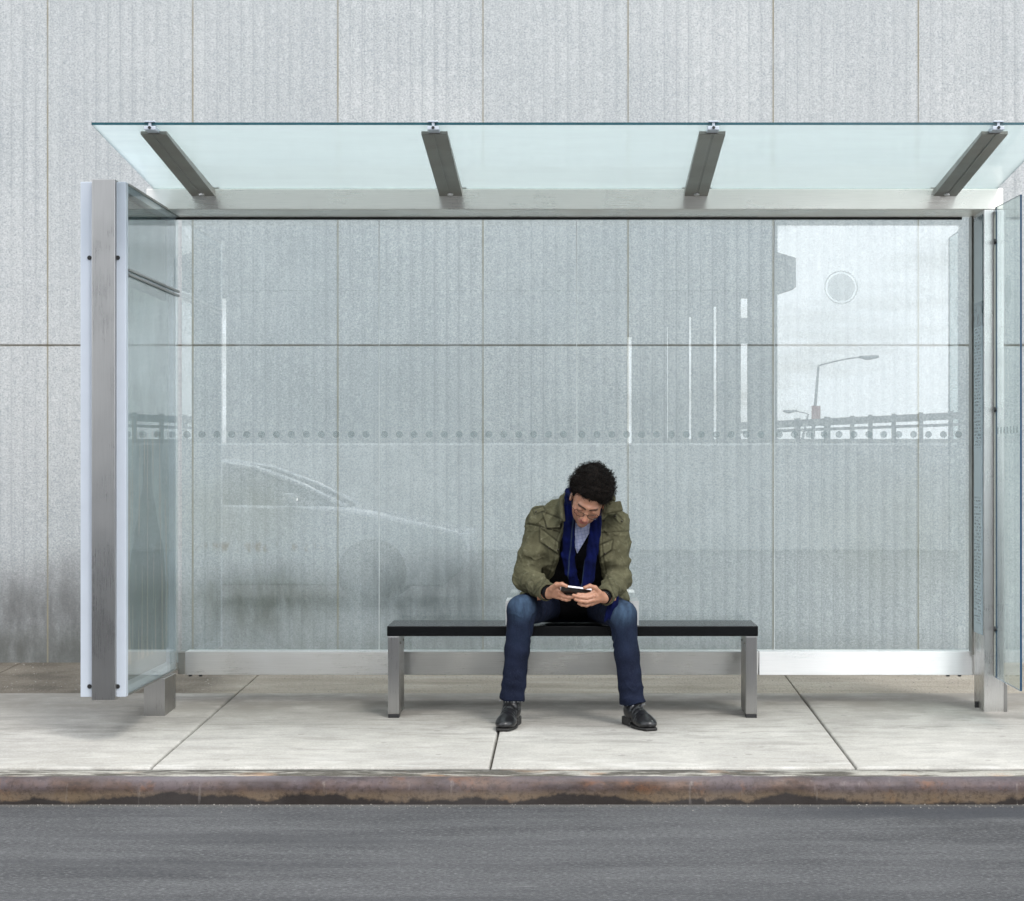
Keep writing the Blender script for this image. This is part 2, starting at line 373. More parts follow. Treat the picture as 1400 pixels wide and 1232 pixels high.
M['edge'] = simple('teal_glass_edge', (.02, .08, .10), .2)
M['seat'] = simple('black_bench_slab', (.002, .0025, .003), .25, 0, .2, 20, .04, Specular_IOR_Level=.25)

# ------------------------------------------------------------------ setting: road, kerb, pavement, verge, wall
b = MB()
b.box(-160, 160, -320, 8.62, -.5, 0); o = b.build('road', M['road']); tag(o, kind='structure')
# kerb: concrete crown strip plus rolled steel nosing
yk = 8.88
XS = np.arange(-8, 8.01, .03)
def kerb_profile(x):
    w = .0018 * math.sin(x*3.1) + .0012 * math.sin(x*9.7 + 1) + .0012*math.sin(x*31 + math.sin(x*13)*2) + .0008*math.sin(x*77)
    for sx_ in (-1.02, -2.9, .62, 2.35):
        if abs(x - sx_) < .014: w += .006
    pts = []
    pts.append((8.60 + w, -.02)); pts.append((8.603 + w, .02)); pts.append((8.607 + w, .055)); 
    zt = gz(8.69) + .001
    for a in range(0, 91, 15):
        pts.append((8.607 + .048 - .048*math.cos(R(a)) + w, zt - .048 + .048*math.sin(R(a)) + w*.6))
    pts.append((8.661, zt - .001)); pts.append((8.663, -.02))
    return pts
def loft(name, xs, prof, m, **k):
    bm = bmesh.new(); rows = []
    for x in xs: rows.append([bm.verts.new((x, p[0], p[1])) for p in prof(x)])
    for a, c in zip(rows, rows[1:]):
        for j in range(len(a) - 1): bm.faces.new((a[j], a[j+1], c[j+1], c[j]))
    bmesh.ops.recalc_face_normals(bm, faces=bm.faces)
    me = bpy.data.meshes.new(name); bm.to_mesh(me); bm.free()
    return link(name, me, m, k.get('parent'))
k1 = auto(loft('kerb', XS, kerb_profile, M['kerb']), 50); tag(k1, kind='structure')
rk = np.random.RandomState(3)
ph = rk.rand(6) * 6
def crown(x):
    e = .008 * math.sin(x*2.3 + ph[0]) + .005 * math.sin(x*7.9 + ph[1]) + .003 * math.sin(x*23 + ph[2])
    return [(8.668, .0), (8.671 + e*.3, gz(8.68) - .016), (8.684 + e*.3, gz(8.69) - .005 + e*.15), (8.78 + e*.4, gz(8.78) - .004 + e*.2), (8.862 + e*.8, gz(8.87) - .007), (8.870 + e*.8, gz(8.87) - .020), (8.873 + e*.8, 0)]
k2 = auto(loft('kerb_crown', np.arange(-8, 8.01, .04), crown, M['kerbtop']), 60); tag(k2, kind='structure')
# base under the walk
b = MB(); b.prism([(8.70, -.3), (12.6, -.3), (12.6, gz(12.6) - .03), (8.70, gz(8.70) - .03)], 'x', -12, 12)
tag(b.build('pavement_bed', M['joint']), kind='structure')
def slab(b, x0, x1, y0, y1, bev=.012, dz=0):
    vs = [b.bm.verts.new((x, y, (gz(y) + dz if top else gz(y) - .12))) for top in (0, 1) for (x, y) in ((x0, y0), (x1, y0), (x1, y1), (x0, y1))]
    fs = [b.bm.faces.new([vs[i] for i in f]) for f in ((3,2,1,0),(4,5,6,7),(0,1,5,4),(1,2,6,5),(2,3,7,6),(3,0,4,7))]
    es = [e for e in fs[1].edges]
    bmesh.ops.bevel(b.bm, geom=es, offset=bev, segments=3, profile=.5, affect='EDGES', clamp_overlap=True)
jx = [-8.9, -7.5, -6.06, -4.62, -3.18, -1.735, -.345, 1.157, 2.6, 4.05, 5.5, 6.95, 8.4]
b = MB()
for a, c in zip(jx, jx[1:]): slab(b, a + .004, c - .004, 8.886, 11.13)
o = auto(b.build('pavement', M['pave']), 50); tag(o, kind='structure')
b = MB()
for a, c in zip(jx, jx[1:]): slab(b, a + .003, c - .003, 11.14, 12.5, .005, -.004)
o = auto(b.build('verge', M['verge']), 50); tag(o, kind='structure')
# gravel and grit in the gutter and on the verge: uncountable
def grit(name, n, fx, fy, fz, smin, smax, m, seed):
    rs = np.random.RandomState(seed); bm = bmesh.new()
    for i in range(n):
        x = fx(rs); y = fy(rs); s = smin + (smax - smin) * rs.rand()**3
        mt = Matrix.Translation((x, y, fz(y) + s*.25)) @ Matrix.Rotation(rs.rand()*6, 4, 'Z') @ Matrix.Diagonal((s*(.7+rs.rand()*.6), s, s*.6, 1))
        vs = [bm.verts.new(mt @ Vector(v)) for v in ((1,0,0),(-1,.1,0),(0,1,0),(.1,-1,0),(0,.1,1),(0,0,-1))]
        for f in ((0,2,4),(2,1,4),(1,3,4),(3,0,4),(2,0,5),(1,2,5),(3,1,5),(0,3,5)): bm.faces.new([vs[q] for q in f])
    me = bpy.data.meshes.new(name); bm.to_mesh(me); bm.free(); o = link(name, me, m); return tag(o, kind='stuff')
M['grit'] = simple('pale_grit', (.30, .28, .25), .9, 0, .5, 60)
o = grit('gutter_grit', 900, lambda r: r.uniform(-3.4, 3.2), lambda r: 8.597 - abs(r.normal(0, .05)), lambda y: 0, .0012, .0042, M['grit'], 1)
tag(o, 'fine grit lying in the gutter at the foot of the rusty kerb', 'grit')
o = grit('verge_gravel', 2200, lambda r: r.uniform(-3.6, 2.9), lambda r: r.uniform(11.16, 12.42), lambda y: gz(y) - .004, .0015, .006, M['grit'], 2)
tag(o, 'loose gravel on the rough brown strip below the concrete wall', 'gravel')

# the fluted concrete wall
WY = 12.45; pitch = .8345; x00 = -3.028
def wall_mesh():
    bm = bmesh.new()
    xs = []; nr = 12; rib = pitch / nr
    for pidx in range(-11, 16):
        xa = x00 + pidx * pitch
        xs.append((xa + .0, .0025)); xs.append((xa + .0022, .0025)); xs.append((xa + .003, .0))
        for r_ in range(nr):
            for q in range(6):
                u = (q + .5) / 6
                x = xa + .006 + (r_ + u) * (pitch - .012) / nr
                xs.append((x, .0040 * (1 - abs(math.sin(math.pi * u))**.8)))
        xs.append((xa + pitch - .003, .0)); xs.append((xa + pitch - .0022, .0025))
    zb = gz(WY) - .03; zj = PZ(472, WY); H = 2.35
    zs = [(zb, 0)]
    for k in range(0, 4):
        z = zj + k * H
        zs += [(z - .0035, 0), (z - .003, 1), (z + .003, 1), (z + .0035, 0)]
    zs.append((9.5, 0))
    rows = []
    for z, g in zs: rows.append([bm.verts.new((x, WY + (max(.008, dy) if g else dy), z)) for x, dy in xs])
    for a, c in zip(rows, rows[1:]):
        for j in range(len(a) - 1): bm.faces.new((a[j], a[j+1], c[j+1], c[j]))
    x0, x1 = xs[0][0], xs[-1][0]
    # return, top and back so the wall is solid
    for (p, q) in (((x0, 9.5), (x1, 9.5)),):
        a = bm.verts.new((x0, WY, 9.5)); c = bm.verts.new((x1, WY, 9.5)); d = bm.verts.new((x1, WY + .4, 9.5)); e = bm.verts.new((x0, WY + .4, 9.5))
        bm.faces.new((a, c, d, e))
        f = bm.verts.new((x0, WY + .4, zb)); g = bm.verts.new((x1, WY + .4, zb)); bm.faces.new((e, d, g, f))
    me = bpy.data.meshes.new('concrete_wall'); bm.to_mesh(me); bm.free(); return me
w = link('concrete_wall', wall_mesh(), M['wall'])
for p in w.data.polygons: p.use_smooth = False
tag(w, 'tall pale grey fluted concrete wall behind the bus shelter, stained dark near its foot', 'wall')

# ------------------------------------------------------------------ bus shelter
GY = 10.80                     # plane of the back glass
sh = empty('bus_shelter', (0, 10.6, gz(10.6)))
tag(sh, 'glass and brushed steel bus shelter with cantilevered frosted glass roof, on the pale pavement', 'bus shelter')
zt, zb2 = PZ(258, 10.45), PZ(286.5, 10.45)
beam = MB().box(-2.065, 2.072, 10.45, 10.79, zb2, zt, .004).build('roof_beam', M['steelb'], sh)
MB().box(-2.02, 1.93, 10.772, 10.786, zb2 - .012, zb2 - .001).build('gasket', M['black'], beam)
# bottom rail
rz1, rz0 = PZ(891, 10.74), PZ(923, 10.74)
xm = PX(1037.5, 10.74)     # two sections, set at slightly different angles
rail = MB().prism([(10.738, rz1), (10.86, rz1), (10.86, rz0), (10.752, rz0)], 'x', PX(253, 10.74), xm - .001, .002).build('bottom_rail', M['steel'], sh)
rail2 = MB().prism([(10.746, rz1), (10.86, rz1), (10.86, rz0), (10.738, rz0)], 'x', xm + .001, 1.985, .002).build('bottom_rail', M['steel'], sh)
MB().box(-1.966, PX(253, 10.74) - .001, 10.748, 10.852, rz0 + .004, rz1 - .004, .002).build('rail_end', M['steeld'], rail)
for px in (260, 274, 1296, 1312):
    MB().cyl((PX(px, 10.76), 10.765, rz0 - .004), (0, 0, 1), .009, .010, 10).build('bolt', M['black'], rail)
# glass panes with their row of etched dots
def etched():
    t = NT('etched_dots')
    tr = t.n('ShaderNodeBsdfTransparent'); df = t.n('ShaderNodeBsdfDiffuse'); df.inputs[0].default_value = (.27, .33, .335, 1)
    m = t.n('ShaderNodeMixShader'); m.inputs[0].default_value = .24; t.l(tr.outputs[0], m.inputs[1]); t.l(df.outputs[0], m.inputs[2]); return t.done(m)
M['dots'] = etched()
def ring_mat():
    t = NT('round_decal')
    tr = t.n('ShaderNodeBsdfTransparent'); df = t.n('ShaderNodeBsdfDiffuse'); df.inputs[0].default_value = (.40, .48, .48, 1)
    m = t.n('ShaderNodeMixShader'); m.inputs[0].default_value = .085; t.l(tr.outputs[0], m.inputs[1]); t.l(df.outputs[0], m.inputs[2]); return t.done(m)
M['decal'] = ring_mat()
def disc(bm, c, r, axis='y', n=20, r_in=0, th=.0008):
    cx, cy, cz = c
    def pt(a, rr, o): 
        if axis == 'y': return (cx + rr*math.cos(a), cy + o, cz + rr*math.sin(a))
        return (cx + o, cy + rr*math.cos(a), cz + rr*math.sin(a))
    A = [bm.verts.new(pt(2*math.pi*i/n, r, 0)) for i in range(n)]; B = [bm.verts.new(pt(2*math.pi*i/n, r, th)) for i in range(n)]
    for i in range(n): bm.faces.new((A[i], A[(i+1) % n], B[(i+1) % n], B[i]))
    if r_in:
        A2 = [bm.verts.new(pt(2*math.pi*i/n, r_in, 0)) for i in range(n)]; B2 = [bm.verts.new(pt(2*math.pi*i/n, r_in, th)) for i in range(n)]
        for i in range(n):
            j = (i+1) % n
            bm.faces.new((A2[j], A2[i], B2[i], B2[j])); bm.faces.new((A[j], A[i], A2[i], A2[j])); bm.faces.new((B[i], B[j], B2[j], B2[i]))
    else: bm.faces.new(A[::-1]); bm.faces.new(B)
bm = bmesh.new(); disc(bm, (0, 0, 0), .0172); bmesh.ops.recalc_face_normals(bm, faces=bm.faces)
dot_me = bpy.data.meshes.new('dot'); bm.to_mesh(dot_me); bm.free(); dot_me.materials.append(M['dots'])
gx0, gpitch = PX(248, GY), (PX(1329, GY) - PX(248, GY)) / 4
gz0, gz1 = rz1 - .012, zb2 + .004
tilts = [.0010, -.0016, .0012, -.0008]
for k in range(4):
    xa = gx0 + k*gpitch + .002; xb = gx0 + (k+1)*gpitch - .002
    pane = MB().box(xa, xb, GY, GY + .010, gz0, gz1, .001, seg=1).build('back_glass', M['glass'], sh)
    tag(pane, 'clear back glass pane with a row of etched dots')
    for q in range(13):
        dd = bpy.data.objects.new('dot', dot_me); COL.objects.link(dd); dd.parent = pane
        dd.location = (PX(255.6 + k*270 + q*20.4, GY), GY - .0016, PZ(594, GY))
    if k == 3:
        bm = bmesh.new(); c = (PX(1150, GY), GY - .0016, PZ(393, GY)); disc(bm, c, .068, n=40); disc(bm, (c[0], c[1] - .0012, c[2]), .084, n=40, r_in=.078)
        me = bpy.data.meshes.new('round_decal'); bmesh.ops.recalc_face_normals(bm, faces=bm.faces); bm.to_mesh(me); bm.free(); link('round_decal', me, M['decal'], pane)
    if k:
        M.setdefault('seal', simple('clear_seal', (.52, .55, .55), .5))
        if k < 4: MB().box(xa - .0035, xa - .0005, GY + .001, GY + .009, gz0, gz1).build('glass_seal', M['seal'], sh)

# roof
br_x = [-1.79, -.595, .588, 1.79]
yf, ybk = 9.136, 10.52
zf, zk = PZ(171, 9.136), PZ(257.5, 10.45) + .004
sl = (zk - zf) / (10.45 - 9.136)
def rz(y): return zf + sl * (y - yf)
edges_x = [-2.037] + br_x + [2.05]
def roof_pane(xa, xb, i):
    b = MB(); b.prism([(yf, rz(yf)), (ybk, rz(ybk)), (ybk, rz(ybk) + .011), (yf, rz(yf) + .011)], 'x', xa, xb)
    o = b.build('roof_glass', M['roofglass'], sh)
    o.data.materials.append(M['edge'])
    for p in o.data.polygons:
        if abs(p.normal.z) < .5: p.material_index = 1
    return o
for i, (a, c) in enumerate(zip(edges_x, edges_x[1:])):
    roof_pane(a + (.006 if i else 0), c - (.006 if i < 4 else 0), i)
for i, x in enumerate(br_x):
    b = MB(); y0, y1 = 9.215, 10.46
    # tapering fin: flat bottom flange, web groove
    for (xa, xb, lo, hi) in ((x - .056, x - .006, .034, .020), (x + .006, x + .056, .034, .020), (x - .0065, x + .0065, .031, .0195)):
        b.prism([(y0, rz(y0) - lo + .012), (y1, rz(y1) - lo - .008), (y1, rz(y1) - hi + .012), (y0, rz(y0) - hi + .012)], 'x', xa, xb, .0012)
    br = b.build('roof_bracket', M['steeld'], sh)
    b = MB(); yc = 9.15
    b.box(x - .024, x + .024, yc - .022, yc + .085, rz(yc) - .020, rz(yc) - .004, .002)
    b.box(x - .022, x + .022, yc - .024, yc + .06, rz(yc) + .012, rz(yc) + .018, .002)
    b.box(x - .0055, x + .0055, yc - .018, yc + .06, rz(yc) - .006, rz(yc) + .013)
    cl = b.build('clamp', M['alu'], br)
    MB().cyl((x, yc - .024, rz(yc) - .011), (0, 1, 0), .0065, .008, 12).build('bolt', M['black'], cl)
    b = MB(); b.cyl((x - .0, 10.40, rz(10.4) - .038), (0, 0, 1), .014, .020, 12)
    b.build('bolt', M['steel'], br)
    MB().box(x - .068, x + .075, 10.452, 10.53, zt + .0005, zt + .006, .001).build('base_plate', M['steeld'], br)
    # small web that carries the fin on the beam
    b = MB(); b.prism([(10.455, zt + .006), (10.52, zt + .006), (10.52, rz(10.52) - .003), (10.455, rz(10.455) - .03)], 'x', x - .02, x + .02); b.build('web', M['steeld'], br)

# left end: display case on a square leg
y0, y1 = 9.5, 10.765
X0, X1 = PX(110, 9.5), -1.967
cz0, cz1 = PZ(953, 9.5), PZ(248.5, 9.5)
case = MB()
case.box(X0, PX(125, 9.5) + .004, y0, y0 + .05, cz0, cz1, .003).box(PX(157, 9.5), X1, y0, y0 + .05, cz0, cz1, .003)
case.box(X0 + .001, X1 - .012, y0 + .0502, y1, cz0 + .002, cz0 + .04).box(X0 + .001, X1 - .012, y0 + .0502, y1, cz1 - .035, cz1 - .002)
case.box(X0 + .0015, X0 + .018, y0 + .0505, y1 - .002, cz0 + .041, cz1 - .036)
case.box(X1 - .19, X1 - .012, y1 - .03, y1 - .0005, cz0 + .041, cz1 - .036)
case = case.build('display_case', M['alu'], sh); tag(case, 'tall poster case closing the left end, pale edge strips and glass cover')
p = MB().box(PX(125.5, 9.47), PX(157.5, 9.47), 9.466, 9.60, PZ(958, 9.466), PZ(244.5, 9.466), .003).build('case_post', M['steelv'], case)
b = MB()
for (px, py) in ((122.5, 352.5), (161, 352.5), (122.5, 938.5), (161, 938.5)):
    b = MB(); b.cyl((PX(px, 9.5), y0 - .001, PZ(py, 9.5)), (0, 1, 0), .0075, .006, 12)
    b.tube([(PX(px, 9.5) + .0085*math.cos(a), y0 - .003, PZ(py, 9.5) + .0085*math.sin(a)) for a in np.linspace(0, 2*math.pi, 13)], .0018, 5)
    b.build('screw', M['black'], case)
gl = MB().box(X1 - .009, X1 - .001, y0 + .051, y1, cz0 + .002, cz1 - .002, .001, seg=1).build('case_glass', M['caseglass'], case)
zm = PZ(369, 9.55)
for (za, zb_) in ((zm - .005, zm + .005), (zm - .026, zm - .016), (cz1 - .012, cz1 - .002)):
    MB().box(X1 - .0005, X1 + .006, y0 + .051, y1, za, zb_).build('glazing_bar', M['steeld'], case)
MB().box(X1 + .0, X1 + .003, y0 + .051, y1, cz0 + .001, cz0 + .010).build('bottom_bar', M['steeld'], case)
# poster panel inside the case
def mat_poster_reflection():
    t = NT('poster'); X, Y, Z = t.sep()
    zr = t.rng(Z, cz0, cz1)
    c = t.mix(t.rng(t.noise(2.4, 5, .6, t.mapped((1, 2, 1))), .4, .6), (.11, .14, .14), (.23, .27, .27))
    # dark green bottle-like shape, tan streaks: glass reflections painted onto the panel
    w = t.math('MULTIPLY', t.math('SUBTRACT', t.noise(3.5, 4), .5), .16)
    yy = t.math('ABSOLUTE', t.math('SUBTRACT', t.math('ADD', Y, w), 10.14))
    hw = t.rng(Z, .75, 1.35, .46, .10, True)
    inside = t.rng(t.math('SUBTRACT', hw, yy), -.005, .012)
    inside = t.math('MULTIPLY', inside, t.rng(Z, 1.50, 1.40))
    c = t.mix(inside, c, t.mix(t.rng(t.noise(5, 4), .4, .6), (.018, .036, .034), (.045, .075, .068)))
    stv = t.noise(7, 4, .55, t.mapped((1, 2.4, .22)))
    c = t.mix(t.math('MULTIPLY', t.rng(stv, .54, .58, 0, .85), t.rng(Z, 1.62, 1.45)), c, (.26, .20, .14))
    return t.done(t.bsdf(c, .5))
MB().box(X1 - .05, X1 - .032, y0 + .12, y1 - .09, cz0 + .12, zm - .06, .002).build('poster', mat_poster_reflection(), case)
M['liner'] = simple('case_liner', (.09, .125, .13), .6)
MB().box(X1 - .075, X1 - .055, y0 + .0515, y1 - .032, cz0 + .042, cz1 - .037).build('backing_board', M['liner'], case)
# its leg
lx0, lx1 = PX(196.5, 10.32), PX(225.5, 10.32)
leg = MB(); leg.box(lx0, lx1, 10.32, 10.60, gz(10.4) - .02, zb2 - .0005 if False else cz0 + .001, .003)
leg.build('leg', M['steelv'], sh)
tag(MB().box(lx0 + .02, lx1 - .02, 10.62, 10.76, cz1 - .001, zb2 - .0005, .002).build('corner_block', M['steel'], sh))

# right end: post, timetable strip and clear side pane
rx0, rx1 = PX(1345.5, 10.45), PX(1372.5, 10.45)
post = MB().box(rx0, rx1, 10.452, 10.71, gz(10.5) - .02, zb2 - .0006, .003).build('end_post', mat_steel('bright_brushed_steel', (.78, .775, .76), .24, horiz=False, dirt=.1), sh)
tag(post, 'square brushed steel post at the right end')
# flared foot of the post
b = MB(); b.prism([(rx1 + .0004, gz(10.5) - .02), (PX(1377.5, 10.45), gz(10.5) - .02), (PX(1377.5, 10.45), PZ(937, 10.45)), (rx1 + .0004, PZ(930, 10.45))], 'y', 10.4535, 10.708, .002)
b.build('post_foot', M['steelv'], post)
MB().box(rx0 - .012, rx0 + .0, 10.712, 10.79, gz0, zb2 - .001, .002).build('glazing_channel', M['steeld'], post)
MB().box(rx0 - .016, rx0 - .001, 10.60, 10.612, gz(10.6) + .0, gz(10.6) + .03).build('bolt', M['black'], post)
def mat_timetable():
    t = NT('timetable_print'); X, Y, Z = t.sep()
    ln = t.math('FRACT', t.math('MULTIPLY', Z, 62))
    row = t.rng(ln, .45, .5)
    gate = t.rng(t.noise(1, 1, .3, t.mapped((1, 26, 60))), .44, .52)
    gap = t.rng(t.noise(1, 1, .3, t.mapped((1, .1, 3.4))), .44, .48)
    yy = t.math('MULTIPLY', t.rng(Y, 10.50, 10.505), t.rng(Y, 10.672, 10.668))
    f = t.math('MULTIPLY', t.math('MULTIPLY', t.math('MULTIPLY', row, gate), gap), yy)
    c = t.mix(t.math('MULTIPLY', f, .8), (.30, .38, .41), (.05, .09, .11))
    c = t.mix(t.rng(Z, 2.02, 2.03), c, t.mix(t.rng(t.noise(14, 3), .45, .5), (.05, .09, .10), (.16, .22, .24)))
    c = t.mix(t.math('MULTIPLY', t.rng(Z, 2.14, 2.145), t.rng(Z, 2.55, 2.545)), c, (.23, .29, .30))
    return t.done(t.bsdf(c, .12))
tt = MB().box(rx0 - .006, rx0 - .0008, 10.475, 10.69, PZ(868, 10.5), zb2 - .02, .001, seg=1).build('timetable', mat_timetable(), post)
tag(tt, 'narrow blue-grey timetable strip with tiny printed lines')
# side pane
sx = 2.030
b = MB(); b.prism([(9.86, PZ(945, 9.86)), (10.44, PZ(926, 10.45)), (10.44, PZ(284, 10.45)), (9.86, PZ(266, 9.86))], 'x', sx, sx + .010)
sp = b.build('side_glass', M['sideglass'], sh); tag(sp, 'clear side pane projecting towards the kerb at the right end')
sp.data.materials.append(M['edge'])
M['edge2'] = simple('dark_blue_glass_edge', (.012, .05, .10), .2)
sp.data.materials[1] = M['edge2']
for p in sp.data.polygons:
    if abs(p.normal.x) < .5: p.material_index = 1
MB().box(sx - .0075, sx - .0008, 10.425, 10.4505, PZ(924, 10.45), PZ(290, 10.45)).build('glass_channel', M['steeld'], post)
for py in (330, 560, 860): MB().cyl((sx - .004, 10.42, PZ(py, 10.42)), (1, 0, 0), .012, .010, 12).build('glass_fixing', M['black'], sp)
bm = bmesh.new(); disc(bm, (sx - .0016, 10.13, PZ(398, 10.13)), .075, axis='x', n=32)
me = bpy.data.meshes.new('round_decal'); bmesh.ops.recalc_face_normals(bm, faces=bm.faces); bm.to_mesh(me); bm.free(); link('round_decal', me, M['decal'], sp)
for q in range(8):
    dd = bpy.data.objects.new('dot', dot_me); COL.objects.link(dd); dd.parent = sp; dd.rotation_euler = (0, 0, R(-90))
    dd.location = (sx - .0016, 9.92 + q*.0745, PZ(588, 10.15))

# ------------------------------------------------------------------ bench
by0, by1 = 10.25, 10.64
bz1 = PZ(856, 10.25); bz0 = PZ(870, 10.25)
bx0, bx1 = PX(529, 10.25), PX(1036.5, 10.25)
bench = empty('bench', (0, 10.44, gz(10.44)))
tag(bench, 'long flat bench with a black slab seat on steel plate legs, under the shelter roof', 'bench')
seat = MB().box(bx0, bx1, by0, by1, bz0, bz1, .004).build('seat', M['seat'], bench)
for s, xa in ((0, bx0 + .004), (1, bx1 - .004 - .054)):
    lg = MB().box(xa, xa + .054, by0 + .006, by0 + .30, gz(by0) + .018, bz0 - .0006, .004).build('leg', M['steelv'], bench)
    MB().box(xa + .001, xa + .053, by0 + .008, by0 + .075, gz(by0) - .003, gz(by0) + .0176, .003).build('foot', M['black'], lg)
    MB().box(xa + .006, xa + .048, by0 + .23, by0 + .29, gz(by0 + .26) - .003, gz(by0) + .0176, .003).build('foot', M['black'], lg)
    for yb in (.05, .22): MB().cyl((xa + (.057 if s == 0 else -.003), by0 + yb, bz0 - .035), (1, 0, 0), .006, .006, 10).build('bolt', M['steeld'], lg)
for px in (697.5, 867):
    xc = PX(px, 10.35); az = PZ(822, 10.32)
    pr = [(10.32, bz1 + .0005), (10.32, az), (10.60, az), (10.60, bz1 + .0005), (10.588, bz1 + .0005), (10.588, az - .012), (10.332, az - .012), (10.332, bz1 + .0005)]
    bm = bmesh.new(); w2 = .021
    A = [bm.verts.new((xc - w2, *p)) for p in pr]; B = [bm.verts.new((xc + w2, *p)) for p in pr]
    for q in ((0,1,6,7),(1,2,5,6),(2,3,4,5)): bm.faces.new([A[i] for i in q]); bm.faces.new([B[i] for i in q][::-1])
    n = len(pr)
    for i in range(n): bm.faces.new((A[i], A[(i+1) % n], B[(i+1) % n], B[i]))
    bmesh.ops.recalc_face_normals(bm, faces=bm.faces)
    me = bpy.data.meshes.new('armrest'); bm.to_mesh(me); bm.free(); link('armrest', me, M['steel'], bench)

# ------------------------------------------------------------------ implicit-surface modelling (signed distances meshed with surface nets)
V3 = lambda *a: np.array(a, dtype=np.float32)
def C3(px, py, d): return np.array(P(px, py, d), dtype=np.float32)
def sm(a, b, k): h = np.clip(.5 + .5*(b - a)/k, 0, 1); return b*(1-h) + a*h - k*h*(1-h)
def smx(a, b, k): return -sm(-a, -b, k)
def rc(Q, a, b, ra, rb, flat=None):
    a = np.asarray(a, np.float32); b = np.asarray(b, np.float32); ba = b - a; pa = Q - a
    t = np.clip(pa @ ba / max(1e-9, float(ba @ ba)), 0, 1); v = pa - t[:, None]*ba
    if flat is not None:       # squash along an axis: flat=(axis, factor)
        ax, f = flat; ax = np.asarray(ax, np.float32); ax = ax/np.linalg.norm(ax)
        v = v + (v @ ax)[:, None]*ax*(f - 1)
    return np.sqrt((v*v).sum(1)) - (ra + (rb - ra)*t)
def chain(Q, pts, rs, k=.01):
    d = None
    for i in range(len(pts) - 1):
        e = rc(Q, pts[i], pts[i+1], rs[i], rs[i+1]); d = e if d is None else sm(d, e, k)
    return d
def ell(Q, c, r, Rm=None):
    p = Q - np.asarray(c, np.float32)
    if Rm is not None: p = p @ Rm
    r = np.asarray(r, np.float32); k0 = np.sqrt(((p/r)**2).sum(1)); k1 = np.sqrt(((p/(r*r))**2).sum(1)) + 1e-9
    return k0*(k0 - 1)/k1
def bx(Q, c, h, rd=.003, Rm=None):
    p = Q - np.asarray(c, np.float32)
    if Rm is not None: p = p @ Rm
    q = np.abs(p) - np.asarray(h, np.float32) + rd
    return np.sqrt((np.maximum(q, 0)**2).sum(1)) + np.minimum(q.max(1), 0) - rd
def poly2(x, z, pts):
    pts = np.asarray(pts, np.float32); n = len(pts); d = np.full(x.shape, 1e9, np.float32); ins = np.zeros(x.shape, bool)
    for i in range(n):
        a = pts[i]; b = pts[(i+1) % n]; e = b - a; wx = x - a[0]; wz = z - a[1]
        t = np.clip((wx*e[0] + wz*e[1])/(e @ e + 1e-12), 0, 1)
        d = np.minimum(d, (wx - e[0]*t)**2 + (wz - e[1]*t)**2)
        c = ((a[1] > z) != (b[1] > z)) & (x < (b[0]-a[0])*(z - a[1])/(b[1]-a[1] + 1e-12) + a[0]); ins ^= c
    d = np.sqrt(d); return np.where(ins, -d, d)
def wn(Q, f, seed=0):
    r = np.random.RandomState(seed); s = 0
    for i in range(5):
        k = r.normal(size=3); k = (k/np.linalg.norm(k)*f*(.7 + .6*r.rand())).astype(np.float32)
        s = s + np.sin(Q @ k + r.rand()*6.28 + 1.3*np.sin(Q @ (k[[1,2,0]]*.6).astype(np.float32) + r.rand()*6))
    return s/5
def rid(Q, f, seed=0): return (1 - np.abs(wn(Q, f, seed))*4).clip(-.6, 1)
